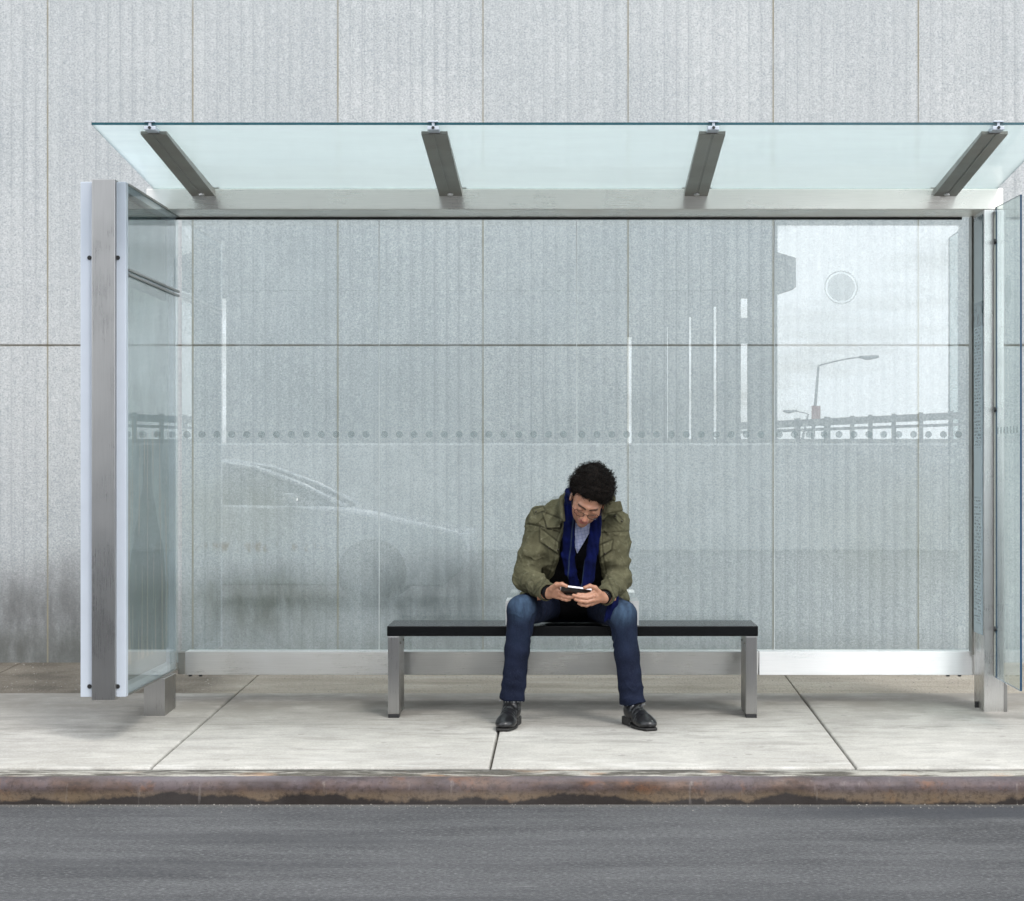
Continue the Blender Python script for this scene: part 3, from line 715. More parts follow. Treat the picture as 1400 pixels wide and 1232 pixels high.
def net(fn, lo, hi, h):
    lo = np.array(lo, np.float32); hi = np.array(hi, np.float32)
    n = np.ceil((hi - lo)/h).astype(int) + 1; n = (n + 3)//4*4
    ax = [lo[i] + h*np.arange(n[i], dtype=np.float32) for i in range(3)]
    cn = n//4
    cax = [lo[i] + h*(4*np.arange(cn[i], dtype=np.float32) + 1.5) for i in range(3)]
    g = np.stack(np.meshgrid(*cax, indexing='ij'), -1).reshape(-1, 3)
    cd = fn(g).reshape(cn)
    keep = np.abs(cd) < h*4*1.6
    full = np.where(cd > 0, 1.0, -1.0).astype(np.float32).repeat(4, 0).repeat(4, 1).repeat(4, 2)
    mk = keep.repeat(4, 0).repeat(4, 1).repeat(4, 2)
    idx = np.argwhere(mk)
    vals = np.empty(len(idx), np.float32); pts = lo + h*idx.astype(np.float32)
    for s in range(0, len(idx), 400000): vals[s:s+400000] = fn(pts[s:s+400000])
    full[mk] = vals
    full[0] = full[-1] = 1; full[:, 0] = full[:, -1] = 1; full[:, :, 0] = full[:, :, -1] = 1
    S = full < 0
    c = [S[i:n[0]-1+i, j:n[1]-1+j, k:n[2]-1+k] for i in (0,1) for j in (0,1) for k in (0,1)]
    tot = sum(x.astype(np.int8) for x in c); act = (tot > 0) & (tot < 8)
    ai = np.argwhere(act); vid = -np.ones(act.shape, np.int64); vid[act] = np.arange(len(ai))
    acc = np.zeros((len(ai), 3), np.float32); cnt = np.zeros(len(ai), np.float32)
    corners = [(i,j,k) for i in (0,1) for j in (0,1) for k in (0,1)]
    for a in range(8):
        for b_ in range(a+1, 8):
            ca, cb = np.array(corners[a]), np.array(corners[b_])
            if np.abs(ca - cb).sum() != 1: continue
            va = full[tuple((ai + ca).T)]; vb = full[tuple((ai + cb).T)]
            x = (va < 0) != (vb < 0); t = np.where(x, va/(va - vb + 1e-12), 0)
            acc += np.where(x[:, None], ca + t[:, None]*(cb - ca), 0); cnt += x
    verts = lo + h*(ai + acc/cnt[:, None])
    faces = []
    for d in range(3):
        sl0 = [slice(None)]*3; sl1 = [slice(None)]*3; sl0[d] = slice(0, -1); sl1[d] = slice(1, None)
        x = S[tuple(sl0)] != S[tuple(sl1)]; e = np.argwhere(x); u, v = (d+1) % 3, (d+2) % 3
        ok = (e[:, u] > 0) & (e[:, v] > 0) & (e[:, u] < n[u]-1) & (e[:, v] < n[v]-1); e = e[ok]
        ins = S[tuple(e.T)]
        q = []
        for du, dv in ((0,0),(1,0),(1,1),(0,1)):
            f = e.copy(); f[:, u] -= du; f[:, v] -= dv; q.append(vid[tuple(f.T)])
        q = np.stack(q, 1); q[~ins] = q[~ins][:, ::-1]; q = q[:, ::-1] if False else q
        faces.append(q)
    faces = np.concatenate(faces); faces = faces[(faces >= 0).all(1)]
    return verts, faces
def to_obj(name, parts, m, parent=None, colors=None):
    vs = []; fs = []; off = 0
    for v, f in parts: vs.append(v); fs.append(f + off); off += len(v)
    vs = np.concatenate(vs); fs = np.concatenate(fs)
    me = bpy.data.meshes.new(name); me.vertices.add(len(vs)); me.vertices.foreach_set('co', vs.astype(np.float32).ravel())
    me.loops.add(len(fs)*4); me.loops.foreach_set('vertex_index', fs.astype(np.int32).ravel())
    me.polygons.add(len(fs)); me.polygons.foreach_set('loop_start', np.arange(0, len(fs)*4, 4, dtype=np.int32)); me.polygons.foreach_set('loop_total', np.full(len(fs), 4, np.int32))
    me.update(); me.validate()
    bm = bmesh.new(); bm.from_mesh(me); bmesh.ops.recalc_face_normals(bm, faces=bm.faces); bm.to_mesh(me); bm.free()
    if colors is not None:
        at = me.color_attributes.new('tint', 'FLOAT_COLOR', 'POINT'); c = np.ones((len(me.vertices), 4), np.float32)
        co = np.empty(len(me.vertices)*3, np.float32); me.vertices.foreach_get('co', co); c[:, :3] = colors(co.reshape(-1, 3)); at.data.foreach_set('color', c.ravel())
    return link(name, me, m, parent, True)

# ------------------------------------------------------------------ the man
shL, shR = C3(740, 712, 10.19), C3(841, 717, 10.18)         # shoulders (L = left in the picture)
elL, elR = C3(719, 789, 10.15), C3(846, 791, 10.17)
wrL, wrR = C3(750, 811, 9.955), C3(826, 817, 9.955)
hpL, hpR = V3(-.10, 10.47, bz1 + .095), V3(.10, 10.47, bz1 + .095)
knL, knR = C3(713, 834, 10.03), C3(851, 841, 10.03)
anL, anR = C3(700, 957, 10.04), C3(865, 962, 10.04)
neck0 = C3(793, 700, 10.21)
hc = C3(804, 683, 10.03)                                      # head centre
# head frame: columns = local x (to the right of the picture), y (out of the face), z (crown)
roll, pitchd, yaw = R(20), R(41), R(8)
Ry = np.array(Matrix.Rotation(roll, 3, 'Y')); Rx = np.array(Matrix.Rotation(pitchd, 3, 'X')); Rz = np.array(Matrix.Rotation(yaw, 3, 'Z'))
base = np.array([[1,0,0],[0,-1,0],[0,0,1]], np.float32)       # local y -> world -y
HR = (Ry @ Rx @ Rz @ base).astype(np.float32)
def hl(Q): return (Q - hc) @ HR
def hw(x, y, z): return hc + HR @ V3(x, y, z)
def head_sdf(Q):
    p = hl(Q); s = np.abs(p[:, 0]); pm = p.copy(); pm[:, 0] = s
    d = ell(p, (0, -.015, .030), (.074, .093, .082))
    d = sm(d, ell(p, (0, .026, -.022), (.061, .066, .082)), .03)
    d = sm(d, ell(p, (0, .034, -.066), (.046, .046, .038)), .025)
    d = sm(d, ell(p, (0, .073, -.092), (.019, .018, .016)), .02)
    d = sm(d, ell(pm, (.043, .060, -.018), (.021, .020, .020)), .02)
    d = sm(d, rc(pm, (0, .087, .026), (.040, .074, .024), .010, .007), .014)
    d = smx(d, -ell(pm, (.031, .101, .006), (.019, .017, .012)), .010)
    d = sm(d, ell(pm, (.031, .077, .004), (.015, .0125, .011)), .003)
    d = sm(d, rc(p, (0, .088, .014), (0, .113, -.028), .007, .0115), .010)
    d = sm(d, ell(pm, (.0125, .101, -.031), (.0085, .010, .008)), .006)
    d = smx(d, -ell(pm, (.006, .110, -.040), (.0035, .005, .004)), .003)
    d = sm(d, ell(p, (0, .088, -.0535), (.025, .012, .0058)), .006)
    d = sm(d, ell(p, (0, .086, -.0655), (.021, .011, .0062)), .006)
    d = smx(d, -ell(p, (0, .101, -.0595), (.022, .008, .0016)), .003)
    # ears
    e = ell(pm, (.078, -.004, -.004), (.0075, .019, .031)); e = smx(e, -ell(pm, (.085, .000, .0), (.005, .010, .018)), .006)
    d = sm(d, e, .006)
    d = sm(d, rc(Q, hw(0, -.015, -.055), neck0, .053, .060), .03)
    return d
def skin_col(v):
    base = np.tile(V3(.37, .185, .115), (len(v), 1))
    p = hl(v); s = np.abs(p[:, 0]); pm = p.copy(); pm[:, 0] = s
    def put(m, c, k=1):
        nonlocal base; m = (np.clip(m, 0, 1)*k)[:, None]; base = base*(1-m) + V3(*c)*m
    near = (np.abs(p).max(1) < .16)
    put(near*(1 - ell(pm, (.05, .07, -.03), (.02, .02, .018))/.012).clip(0, 1), (.40, .15, .105), .5)
    put(near*(1 - ell(p, (0, .112, -.028), (.012, .01, .01))/.006).clip(0, 1), (.43, .17, .125), .8)
    stub = near*(p[:, 1] > .0)*(np.clip((-.045 - p[:, 2])/.015, 0, 1)); put(stub, (.20, .12, .09), .55)
    put(near*(p[:, 1] > .08)*(1 - ell(p, (0, .097, -.046), (.022, .012, .004))/.003).clip(0, 1), (.22, .13, .10), .6)
    lips = np.minimum(ell(p, (0, .095, -.0535), (.024, .012, .0055)), ell(p, (0, .093, -.066), (.020, .012, .006)))
    put(near*(1 - lips/.0025).clip(0, 1), (.36, .10, .09), .85)
    put(near*(1 - ell(p, (0, .101, -.0597), (.023, .010, .0014))/.002).clip(0, 1), (.10, .03, .03), .8)
    brow = rc(pm, V3(.014, .094, .021), V3(.046, .078, .026), .0048, .003); put(near*(1 - brow/.0035).clip(0, 1), (.018, .012, .010), .97)
    lash = rc(pm, V3(.018, .092, -.002), V3(.045, .082, -.001), .0015, .0015); put(near*(1 - lash/.0022).clip(0, 1), (.02, .012, .01), .9)
    return base
# phone frame
phc = C3(787, 809.5, 9.895); ptilt = R(-50)
PRm = np.array(Matrix.Rotation(R(7), 3, 'Y') @ Matrix.Rotation(-ptilt, 3, 'X'), np.float32)  # local x along phone, y away from face, z up the screen plane
def pw(x, y, z): return phc + PRm @ V3(x, y, z)
# hands
def hand(side):
    """finger chains: lists of points and radii; side -1 = left in the picture"""
    if side < 0:
        wr = wrL; k = [C3(762, 803, 9.90), C3(764, 807.5, 9.895), C3(764.5, 812, 9.90), C3(763, 816, 9.91)]
        fing = [[k[0], C3(770, 806, 9.925), C3(777, 808, 9.935), C3(783, 809, 9.935)],
                [k[1], C3(772, 811, 9.915), C3(779, 813, 9.915), C3(785, 813.5, 9.915)],
                [k[2], C3(771.5, 815.5, 9.90), C3(778, 817, 9.895), C3(784, 816.8, 9.895)],
                [k[3], C3(769, 819, 9.905), C3(774.5, 820.5, 9.90), C3(779, 820, 9.898)]]
        rr = [[.0098, .0092, .0085, .0072], [.0098, .0094, .0087, .0072], [.0094, .0088, .008, .0068], [.0084, .0078, .007, .006]]
        th = [C3(755, 805, 9.915), C3(761, 799.5, 9.885), C3(768, 799, 9.872), C3(774.5, 801.5, 9.868)]
        palm = [(wr, k[0]), (wr, k[1]), (wr, k[2]), (wr, k[3])]
    else:
        wr = wrR; k = [C3(811, 809, 9.885), C3(811.5, 815, 9.875), C3(811, 820.5, 9.875), C3(809, 825, 9.885)]
        fing = [[k[0], C3(803, 811, 9.88), C3(796, 811.5, 9.876), C3(790, 810.5, 9.873)] ,
                [k[1], C3(802, 817.5, 9.862), C3(792.5, 816.5, 9.858), C3(784, 814, 9.860)],
                [k[2], C3(802, 823, 9.862), C3(793.5, 822, 9.858), C3(786.5, 819.5, 9.862)],
                [k[3], C3(802, 828, 9.872), C3(795.5, 827, 9.868), C3(791, 825, 9.870)]]
        fing[0] = [k[0], C3(803.5, 813.5, 9.872), C3(797, 813.5, 9.866), C3(790.5, 812.5, 9.864)]
        rr = [[.0098, .0092, .0085, .0072], [.0100, .0096, .0089, .0074], [.0096, .0090, .0082, .0070], [.0086, .008, .0072, .0062]]
        th = [C3(818, 810.5, 9.905), C3(813.5, 804, 9.885), C3(806.5, 801.5, 9.872), C3(799.5, 803.5, 9.866)]
    def f(Q):
        d = rc(Q, wr + (wr - (k[1]+k[2])/2)*1.2, wr, .029, .026)
        pm_ = None
        for i in range(4):
            e = rc(Q, wr, k[i], .0165, .0118); pm_ = e if pm_ is None else sm(pm_, e, .008)
        d = sm(d, pm_, .014)
        d = sm(d, rc(Q, wr, th[0], .018, .0155), .012)
        for c, r_ in zip(fing, rr): d = sm(d, chain(Q, c, r_, .004), .0035)
        return sm(d, chain(Q, th, [.0155, .0115, .0105, .0082], .005), .004)
    return f
hL, hR = hand(-1), hand(1)
def torso(Q, off=0.0):
    pel = rc(Q, hpL + V3(.02, -.01, .02), hpR + V3(-.02, -.01, .02), .125, .125)
    chL, chR = C3(757, 748, 10.235), C3(822, 752, 10.23)
    a = rc(Q, hpL + V3(.03, -.04, .08), chL, .112, .108); c = rc(Q, hpR + V3(-.03, -.04, .08), chR, .112, .108)
    d = sm(sm(pel, a, .06), c, .06)
    d = sm(d, rc(Q, chL, chR, .105, .105), .05)
    d = sm(d, rc(Q, shL + V3(.02, .03, -.005), shR + V3(-.02, .03, -.005), .070, .070), .07)
    d = sm(d, rc(Q, C3(770, 702, 10.27), C3(815, 704, 10.27), .072, .072), .06)
    return d + off
def body_low(Q):
    d = torso(Q, .05)
    d = sm(d, rc(Q, neck0 + V3(0, .03, -.08), neck0, .05, .052), .03)
    for h_, k_, a_ in ((hpL, knL, anL), (hpR, knR, anR)):
        d = sm(d, rc(Q, h_, k_, .07, .05), .02); d = sm(d, rc(Q, k_, a_ + V3(0, .01, .01), .045, .030), .02)
        pass
    for s_, e_, w_ in ((shL, elL, wrL), (shR, elR, wrR)):
        d = sm(d, rc(Q, s_, e_, .04, .033), .02); d = sm(d, rc(Q, e_, w_, .033, .024), .01)
    return d
def bb(*pts, m=.1):
    a = np.array(pts); return a.min(0) - m, a.max(0) + m
def mat_skin():
    t = NT('skin'); a = t.n('ShaderNodeAttribute'); a.attribute_name = 'tint'
    c = t.mix(t.rng(t.noise(60, 4), .35, .65, 0, .18), a.outputs['Color'], (.30, .13, .09))
    b_ = t.bsdf(c, .42, 0, t.bump(t.noise(300, 3), .15, .001)); b_.inputs['Subsurface Weight'].default_value = .12; b_.inputs['Subsurface Radius'].default_value = (.01, .004, .002)
    b_.inputs['Subsurface Scale'].default_value = .6
    return t.done(b_)
parts = [net(head_sdf, *bb(hc, neck0, m=.15), .0024),
         net(hL, *bb(wrL, C3(785, 812, 9.9), m=.055), .0018), net(hR, *bb(wrR, C3(785, 815, 9.88), m=.055), .0018),
         net(body_low, (-.45, 9.7, gz(9.9) - .02), (.45, 10.75, 1.25), .010)]
man = to_obj('person', parts, mat_skin(), None, skin_col)
tag(man, 'seated man in olive jacket, blue scarf, jeans and black boots leaning over his phone', 'person')

# hair
def hair_sdf(Q):
    p = hl(Q)
    d = ell(p, (.004, -.032, .060), (.100, .108, .096))
    d = d + .008*wn(p, 55, 3) + .007*wn(p, 120, 4) + .005*wn(p, 260, 5)
    cut = (.020 + .64*p[:, 1] - .22*p[:, 0]*(p[:, 1] > 0) - p[:, 2])*.82 + .004*wn(p, 150, 8)
    cut = np.minimum(cut, np.maximum(np.abs(p[:, 1] - .012) - .012, np.maximum(-.012 - p[:, 2], .055 - np.abs(p[:, 0]))))
    return smx(d, cut, .008)
def mat_hair():
    t = NT('curly_black_hair')
    c = t.mix(t.rng(t.noise(90, 4), .4, .65), (.003, .0022, .002), (.012, .008, .006))
    return t.done(t.bsdf(c, .75, 0, t.bump(t.vor(210), 1.0, .006), Specular_IOR_Level=.15))
hv, hf = net(hair_sdf, *bb(hc, hw(0, -.03, .06), m=.14), .0028)
M['hair'] = mat_hair()
rs = np.random.RandomState(5)
hair = to_obj('hair', [(hv, hf)], M['hair'], man); tag(hair, 'short thick curly black hair')
# loose curls standing off the surface
cen = hw(0, -.03, .055)
bm = bmesh.new()
for i in range(2600):
    v = hv[rs.randint(len(hv))]; nrm = (v - cen); nrm = nrm/np.linalg.norm(nrm)
    if hl(v[None])[0][2] < .02 + .6*hl(v[None])[0][1] + .004 and rs.rand() < .6: continue
    a = Vector(nrm); u = a.orthogonal().normalized(); u = Matrix.Rotation(rs.rand()*6.28, 3, a) @ u; w_ = a.cross(u)
    r0 = .004 + .004*rs.rand(); c0 = Vector(v) + a*(rs.rand()*.007 - .002); t0 = rs.rand()*6; prev = None; th = .0007
    pts = [c0 + u*r0*math.cos(t0 + q*.9) + a*(r0*math.sin(t0 + q*.9) + .0012*q) + w_*(.0012*q) for q in range(6)]
    for q in range(6):
        e = [bm.verts.new(pts[q] + w_*th), bm.verts.new(pts[q] - w_*th + a*th)]
        if prev: bm.faces.new((prev[0], prev[1], e[1], e[0]))
        prev = e
bm.from_mesh(hair.data); bm.to_mesh(hair.data); bm.free()

# jacket
def rows(*pp, d=10.10): return [(PX(x, d), PZ(y, d)) for x, y in pp]
opening = rows((777, 668), (777, 690), (777, 708), (772, 728), (766, 742), (764, 765), (757, 788), (738, 812), (722, 860), (722, 900), (850, 900), (850, 860), (836, 818), (824, 790), (819, 765), (817, 740), (817, 716), (822, 696), (826, 670))
pockets = [rows((738, 722), (764, 742), (764, 758), (738, 741)), rows((819, 746), (838, 738), (836, 752), (818, 764)),
           rows((741, 700), (768, 710), (766, 722), (748, 723))]
epau = [rows((728, 697), (742, 693), (745, 698), (731, 703)), rows((843, 703), (852, 712), (848, 716), (839, 707)), ]
zip_ = [rows((764, 712), (771, 716), (765, 765), (758, 765))]
def sleeve(Q, s_, e_, w_, seed, flip=1):
    ua = e_ - s_; fa = w_ - e_
    tu = (Q - s_) @ ua / (ua @ ua); tf = (Q - e_) @ fa / (fa @ fa)
    n1 = wn(Q, 26, seed); n2 = wn(Q, 55, seed+1)
    r1 = rid(Q*V3(1, 1, 1.0), 34, seed + 5); r2 = rid(Q, 62, seed + 6)
    upper = rc(Q, s_ + V3(0, .01, 0), e_, .068, .057) - .0045*np.sin(tu*22 + 4.0*n1)*np.clip(tu*1.6 - .3, 0, 1) - .005*r1 - .003*r2
    end = w_ - fa*.06
    fore = rc(Q, e_, end, .058, .042) - .007*(1 - 2*np.abs(np.sin(tf*11 + 2.6*n1)))*np.clip(1.35 - tf, .15, 1) - .004*r1*np.clip(1.2 - tf, 0, 1) - .003*r2
    d = sm(upper, fore, .022) - .0035*np.clip(rid(Q, 90, seed + 9)*2 - 1, 0, 1)
    # cuff band, open end
    fdir = fa/np.linalg.norm(fa)
    cut = (Q - (w_ - fdir*.010)) @ fdir
    d = smx(d, cut, .004)
    cu = rc(Q, w_ - fdir*.045, w_ - fdir*.012, .0455, .0435); cu = np.maximum(cu, cut); d = np.minimum(d, cu)
    hol = rc(Q, w_ - fdir*.03, w_ + fdir*.08, .034, .036); d = np.maximum(d, -hol)
    return d
def jacket_sdf(Q):
    n = wn(Q, 22, 11); n2 = wn(Q, 60, 12)
    rg = rid(Q*V3(1.25, 1, .8), 30, 13)
    t = torso(Q) - .006*n - .0028*n2 - .004*rg - .004*rid(Q*V3(1.2, 1, .9), 60, 14) - .0035*np.clip(rid(Q*V3(1.1, 1, 1), 85, 15)*2 - 1, 0, 1)
    # loose skirt over the hips
    sk = rc(Q, hpL + V3(-.035, -.035, .02), hpR + V3(.035, -.035, .02), .125, .125) - .006*n
    t = sm(t, sk, .05)
    # diagonal drag folds on the back/side panels
    t = t - .004*np.sin((Q[:, 0]*.8 + Q[:, 2])*75 + 2.5*n)*np.clip((1.0 - Q[:, 2])*4, 0, 1)
    x, z = Q[:, 0], Q[:, 2]
    front = Q[:, 1] < 10.3
    for pg in pockets: t = t - .010*np.clip(-poly2(x, z, pg)/.0025, 0, 1)*front
    for pg in epau: t = t - .010*np.clip(-poly2(x, z, pg)/.002, 0, 1)*front
    # opening
    op = poly2(x, z, opening) + .003*n2; cutv = np.maximum(op, Q[:, 1] - np.where(z < .80, 10.44, 10.30))
    t = smx(t, -cutv, .010)
    hem = (bz1 + .03 - z) - .02*np.sin(x*20 + 1); t = smx(t, hem, .006)
    # front placket edge, raised rim round the opening
    rim = np.abs(op - .012) - .007
    t = t - .0045*np.clip(-rim/.003, 0, 1)*front
    d = t
    for s_, e_, w_, sd_ in ((shL, elL, wrL, 21), (shR, elR, wrR, 31)): d = sm(d, sleeve(Q, s_, e_, w_, sd_), .012)
    # armhole seams
    for s_, e_ in ((shL, elL), (shR, elR)):
        ua = (e_ - s_)/np.linalg.norm(e_ - s_); tt_ = np.abs((Q - s_) @ ua - .035); rr_ = np.linalg.norm(Q - s_, axis=1)
        d = d + .003*np.clip(1 - tt_/.004, 0, 1)*(rr_ < .12)
    # neck hole
    d = smx(d, -rc(Q, neck0 + V3(0, 0, -.07), hc, .062, .085), .008)
    # stand collar and its flaps
    ax = (.25, -.9, .35)
    co = chain(Q, [C3(771, 712, 10.085), C3(767, 695, 10.11), C3(770, 682, 10.17), C3(782, 670, 10.27)], [.016, .018, .018, .016], .01)
    co = sm(co, chain(Q, [C3(782, 670, 10.27), C3(803, 664, 10.30), C3(828, 670, 10.27), C3(836, 682, 10.20)], [.016, .020, .022, .021], .01), .01)
    hole = rc(Q, neck0 + V3(0, 0, -.05), hc + V3(0, 0, .03), .070, .088)
    co = np.maximum(co, -hole)
    Rf = np.array(Matrix.Rotation(R(-14), 3, 'Y') @ Matrix.Rotation(R(-28), 3, 'X') @ Matrix.Rotation(R(8), 3, 'Z'), np.float32)
    fl = bx(Q, C3(837, 694, 10.085), (.047, .009, .026), .006, Rf) - .003*n
    fl = sm(fl, rc(Q, C3(822, 708, 10.075), C3(832, 690, 10.10), .014, .026, ((.2, -1, .2), 1.7)), .012)
    Rg = np.array(Matrix.Rotation(R(-6), 3, 'Y') @ Matrix.Rotation(R(-14), 3, 'X'), np.float32)
    gl_ = bx(Q, C3(768.5, 698, 10.075), (.011, .012, .055), .006, Rg)
    co = sm(sm(co, fl, .008), gl_, .008)
    return sm(d, co, .005)
def mat_cloth(name, a, b_, rough=.9, weave=900, fold=.25, wear=None):
    t = NT(name)
    c = t.mix(t.rng(t.noise(14, 6, .6), .3, .7), a, b_)
    c = t.mix(t.rng(t.noise(weave, 2), .35, .6, .30, 0), c, tuple(x*.5 for x in a))
    if wear: c = t.mix(t.rng(t.noise(45, 5, .6), .56, .72, 0, .5), c, wear)
    if name == 'olive_cotton':
        a_ = t.n('ShaderNodeAttribute'); a_.attribute_name = 'tint'; c = t.mix(1.0, c, a_.outputs['Color'], 'MULTIPLY')
    h = t.math('ADD', t.noise(70, 5, .6, None, .6), t.math('MULTIPLY', t.noise(weave, 2), .3))
    sh_ = t.bsdf(c, rough, 0, t.bump(h, fold, .004), Specular_IOR_Level=.12)
    return t.done(sh_)
jk = net(jacket_sdf, (-.42, 9.88, bz1 - .02), (.36, 10.72, 1.36), .0042)
M['jacket'] = mat_cloth('olive_cotton', (.072, .069, .040), (.125, .118, .072), wear=(.20, .19, .13))
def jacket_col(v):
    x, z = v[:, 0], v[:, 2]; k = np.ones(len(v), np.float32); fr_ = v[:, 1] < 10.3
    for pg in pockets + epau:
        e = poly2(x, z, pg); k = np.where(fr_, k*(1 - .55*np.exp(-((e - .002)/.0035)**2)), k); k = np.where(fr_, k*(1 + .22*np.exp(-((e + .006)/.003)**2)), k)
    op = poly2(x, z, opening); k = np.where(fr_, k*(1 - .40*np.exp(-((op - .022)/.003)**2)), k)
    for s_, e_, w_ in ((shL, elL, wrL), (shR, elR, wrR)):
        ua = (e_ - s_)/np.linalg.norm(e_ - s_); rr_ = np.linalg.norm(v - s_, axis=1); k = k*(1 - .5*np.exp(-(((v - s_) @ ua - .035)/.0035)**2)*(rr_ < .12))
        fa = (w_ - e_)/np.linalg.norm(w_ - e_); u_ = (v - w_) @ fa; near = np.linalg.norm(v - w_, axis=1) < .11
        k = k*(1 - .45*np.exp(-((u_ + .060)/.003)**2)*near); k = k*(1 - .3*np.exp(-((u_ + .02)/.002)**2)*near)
    # paler along the ridges of the cloth, uneven tone all over
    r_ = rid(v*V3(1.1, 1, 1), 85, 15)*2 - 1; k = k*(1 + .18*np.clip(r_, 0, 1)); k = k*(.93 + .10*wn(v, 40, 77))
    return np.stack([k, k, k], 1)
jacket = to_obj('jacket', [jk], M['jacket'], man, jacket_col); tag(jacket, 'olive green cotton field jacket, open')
# snaps and buttons on the jacket
M['snap'] = simple('dark_snap', (.04, .035, .025), .35, .6)
def surf(fn, px, py, d0=9.7, d1=10.5):
    ds = np.linspace(d0, d1, 500); q = np.array([P(px, py, d) for d in ds], np.float32); v = fn(q); i = np.argmax(v < 0)
    return q[i] if v[i] < 0 else None
for (px, py) in ((751, 749), (747, 719), (763, 752), (841, 706), (850, 713), (827, 757), (733, 700), (826, 712)):
    q = surf(jacket_sdf, px, py)
    if q is not None: MB().cyl(q, (0, 1, .2), .0055, .006, 10).build('snap_button', M['snap'], jacket, True)

# dark sweater filling the opening, lying over the lap
def sweater_sdf(Q):
    n = wn(Q, 30, 41)
    d = torso(Q, .020) - .004*n - .003*np.sin(Q[:, 2]*70 + 3*n)
    d = sm(d, rc(Q, hpL + V3(.02, -.08, .03), hpR + V3(-.02, -.08, .03), .085, .085), .05)
    for w_, e_ in ((wrL, elL), (wrR, elR)):
        f = (w_ - e_)/np.linalg.norm(w_ - e_)
        s_ = rc(Q, w_ - f*.06, w_ + f*.002, .033, .031) - .0015*n; s_ = np.maximum(s_, (Q - (w_ + f*.012)) @ f); s_ = np.maximum(s_, -rc(Q, w_ - f*.02, w_ + f*.05, .0255, .0265)*1.0 if False else s_)
        d = np.minimum(d, s_)
    d = smx(d, -rc(Q, neck0 + V3(0, -.02, -.04), hc, .056, .09), .01)
    return smx(d, bz1 + .004 - Q[:, 2], .004)
M['sweater'] = mat_cloth('black_knit', (.003, .003, .004), (.008, .008, .010), fold=.5)
to_obj('sweater', [net(sweater_sdf, (-.33, 9.88, bz1 - .02), (.33, 10.7, 1.30), .0055)], M['sweater'], man)
# shirt front in the V of the scarf
vpoly = rows((776, 700), (822, 700), (812, 718), (802, 736), (789, 758), (784, 742), (779, 722), d=10.08)
def shirt_sdf(Q):
    d = torso(Q, .004) - .0015*wn(Q, 60, 51)
    px_ = poly2(Q[:, 0], Q[:, 2], vpoly)
    d = np.maximum(d, px_); d = np.maximum(d, Q[:, 1] - 10.24)
    # placket
    pl = poly2(Q[:, 0], Q[:, 2], rows((792, 712), (799, 712), (790, 752), (786, 750), d=10.08)); d = d - .003*np.clip(-pl/.002, 0, 1)
    # collar points
    cl = rc(Q, C3(781, 704, 10.10), C3(788, 722, 10.095), .012, .004, ((.1, -1, .3), 1.8)); d = np.minimum(d, cl)
    cr = rc(Q, C3(811, 706, 10.10), C3(799, 722, 10.095), .012, .004, ((-.1, -1, .3), 1.8)); d = np.minimum(d, cr)
    return smx(d, -rc(Q, neck0 + V3(0, 0, -.03), hc, .050, .06), .004)
def mat_shirt():
    t = NT('checked_shirt'); mpv = t.mapped((1, 1, 1), (0, R(12), 0)); s = t.n('ShaderNodeSeparateXYZ'); t.l(mpv, s.inputs[0])
    def ln(v, k, o): 
        f = t.math('ABSOLUTE', t.math('SUBTRACT', t.math('FRACT', t.math('ADD', t.math('MULTIPLY', v, k), o)), .5)); return t.rng(f, .10, .05)
    g = t.math('MAXIMUM', ln(s.outputs[0], 62, 20.2), ln(s.outputs[2], 62, 20))
    c = t.mix(t.math('MULTIPLY', g, .6), (.50, .54, .74), (.14, .20, .48))
    return t.done(t.bsdf(c, .8, 0, t.bump(t.noise(60, 4), .2, .003)))
to_obj('shirt', [net(shirt_sdf, *bb(C3(776, 700, 10.05), C3(822, 760, 10.2), m=.05), .003)], mat_shirt(), man)

# scarf: soft flattened strands
def strand(Q, pts, ws, ths, side):
    d = None
    for i in range(len(pts)-1):
        a, c = pts[i], pts[i+1]
        e = rc(Q, a, c, ws[i], ws[i+1], (side, ws[i]/ths)); e = e*(ths/ws[i])**.3
        d = e if d is None else sm(d, e, .008)
    return d
def scarf_sdf(Q):
    n = wn(Q, 40, 61)
    # vertical pleats
    s1 = strand(Q, [C3(777, 682, 10.15), C3(777, 694, 10.09), C3(779, 712, 10.065), C3(777, 735, 10.085), C3(777, 758, 10.10), C3(781, 782, 10.11), C3(786, 800, 10.13)], [.020, .021, .024, .028, .030, .027, .022], .012, (0, -1, .25))
    s2 = strand(Q, [C3(826, 676, 10.17), C3(819, 696, 10.09), C3(815, 715, 10.06), C3(812, 740, 10.07), C3(808, 765, 10.08), C3(804, 790, 10.09), C3(800, 806, 10.08)], [.020, .022, .025, .027, .027, .027, .026], .013, (0, -1, .25))
    lp = chain(Q, [C3(777, 682, 10.15), C3(780, 674, 10.25), C3(803, 664, 10.28), C3(824, 666, 10.24), C3(826, 676, 10.17)], [.022, .026, .026, .026, .022], .01)
    d = np.minimum(np.minimum(s1, s2), lp) - .0022*np.sin(Q[:, 0]*260 + 2.2*n + Q[:, 2]*25)
    # loose end by the wrist
    e = strand(Q, [C3(842, 816, 10.02), C3(838, 828, 9.99), C3(832, 842, 9.99)], [.016, .021, .017], .010, (0, -1, .2)) - .003*np.sin(Q[:, 0]*300 + 3*n)
    return np.minimum(d, e)
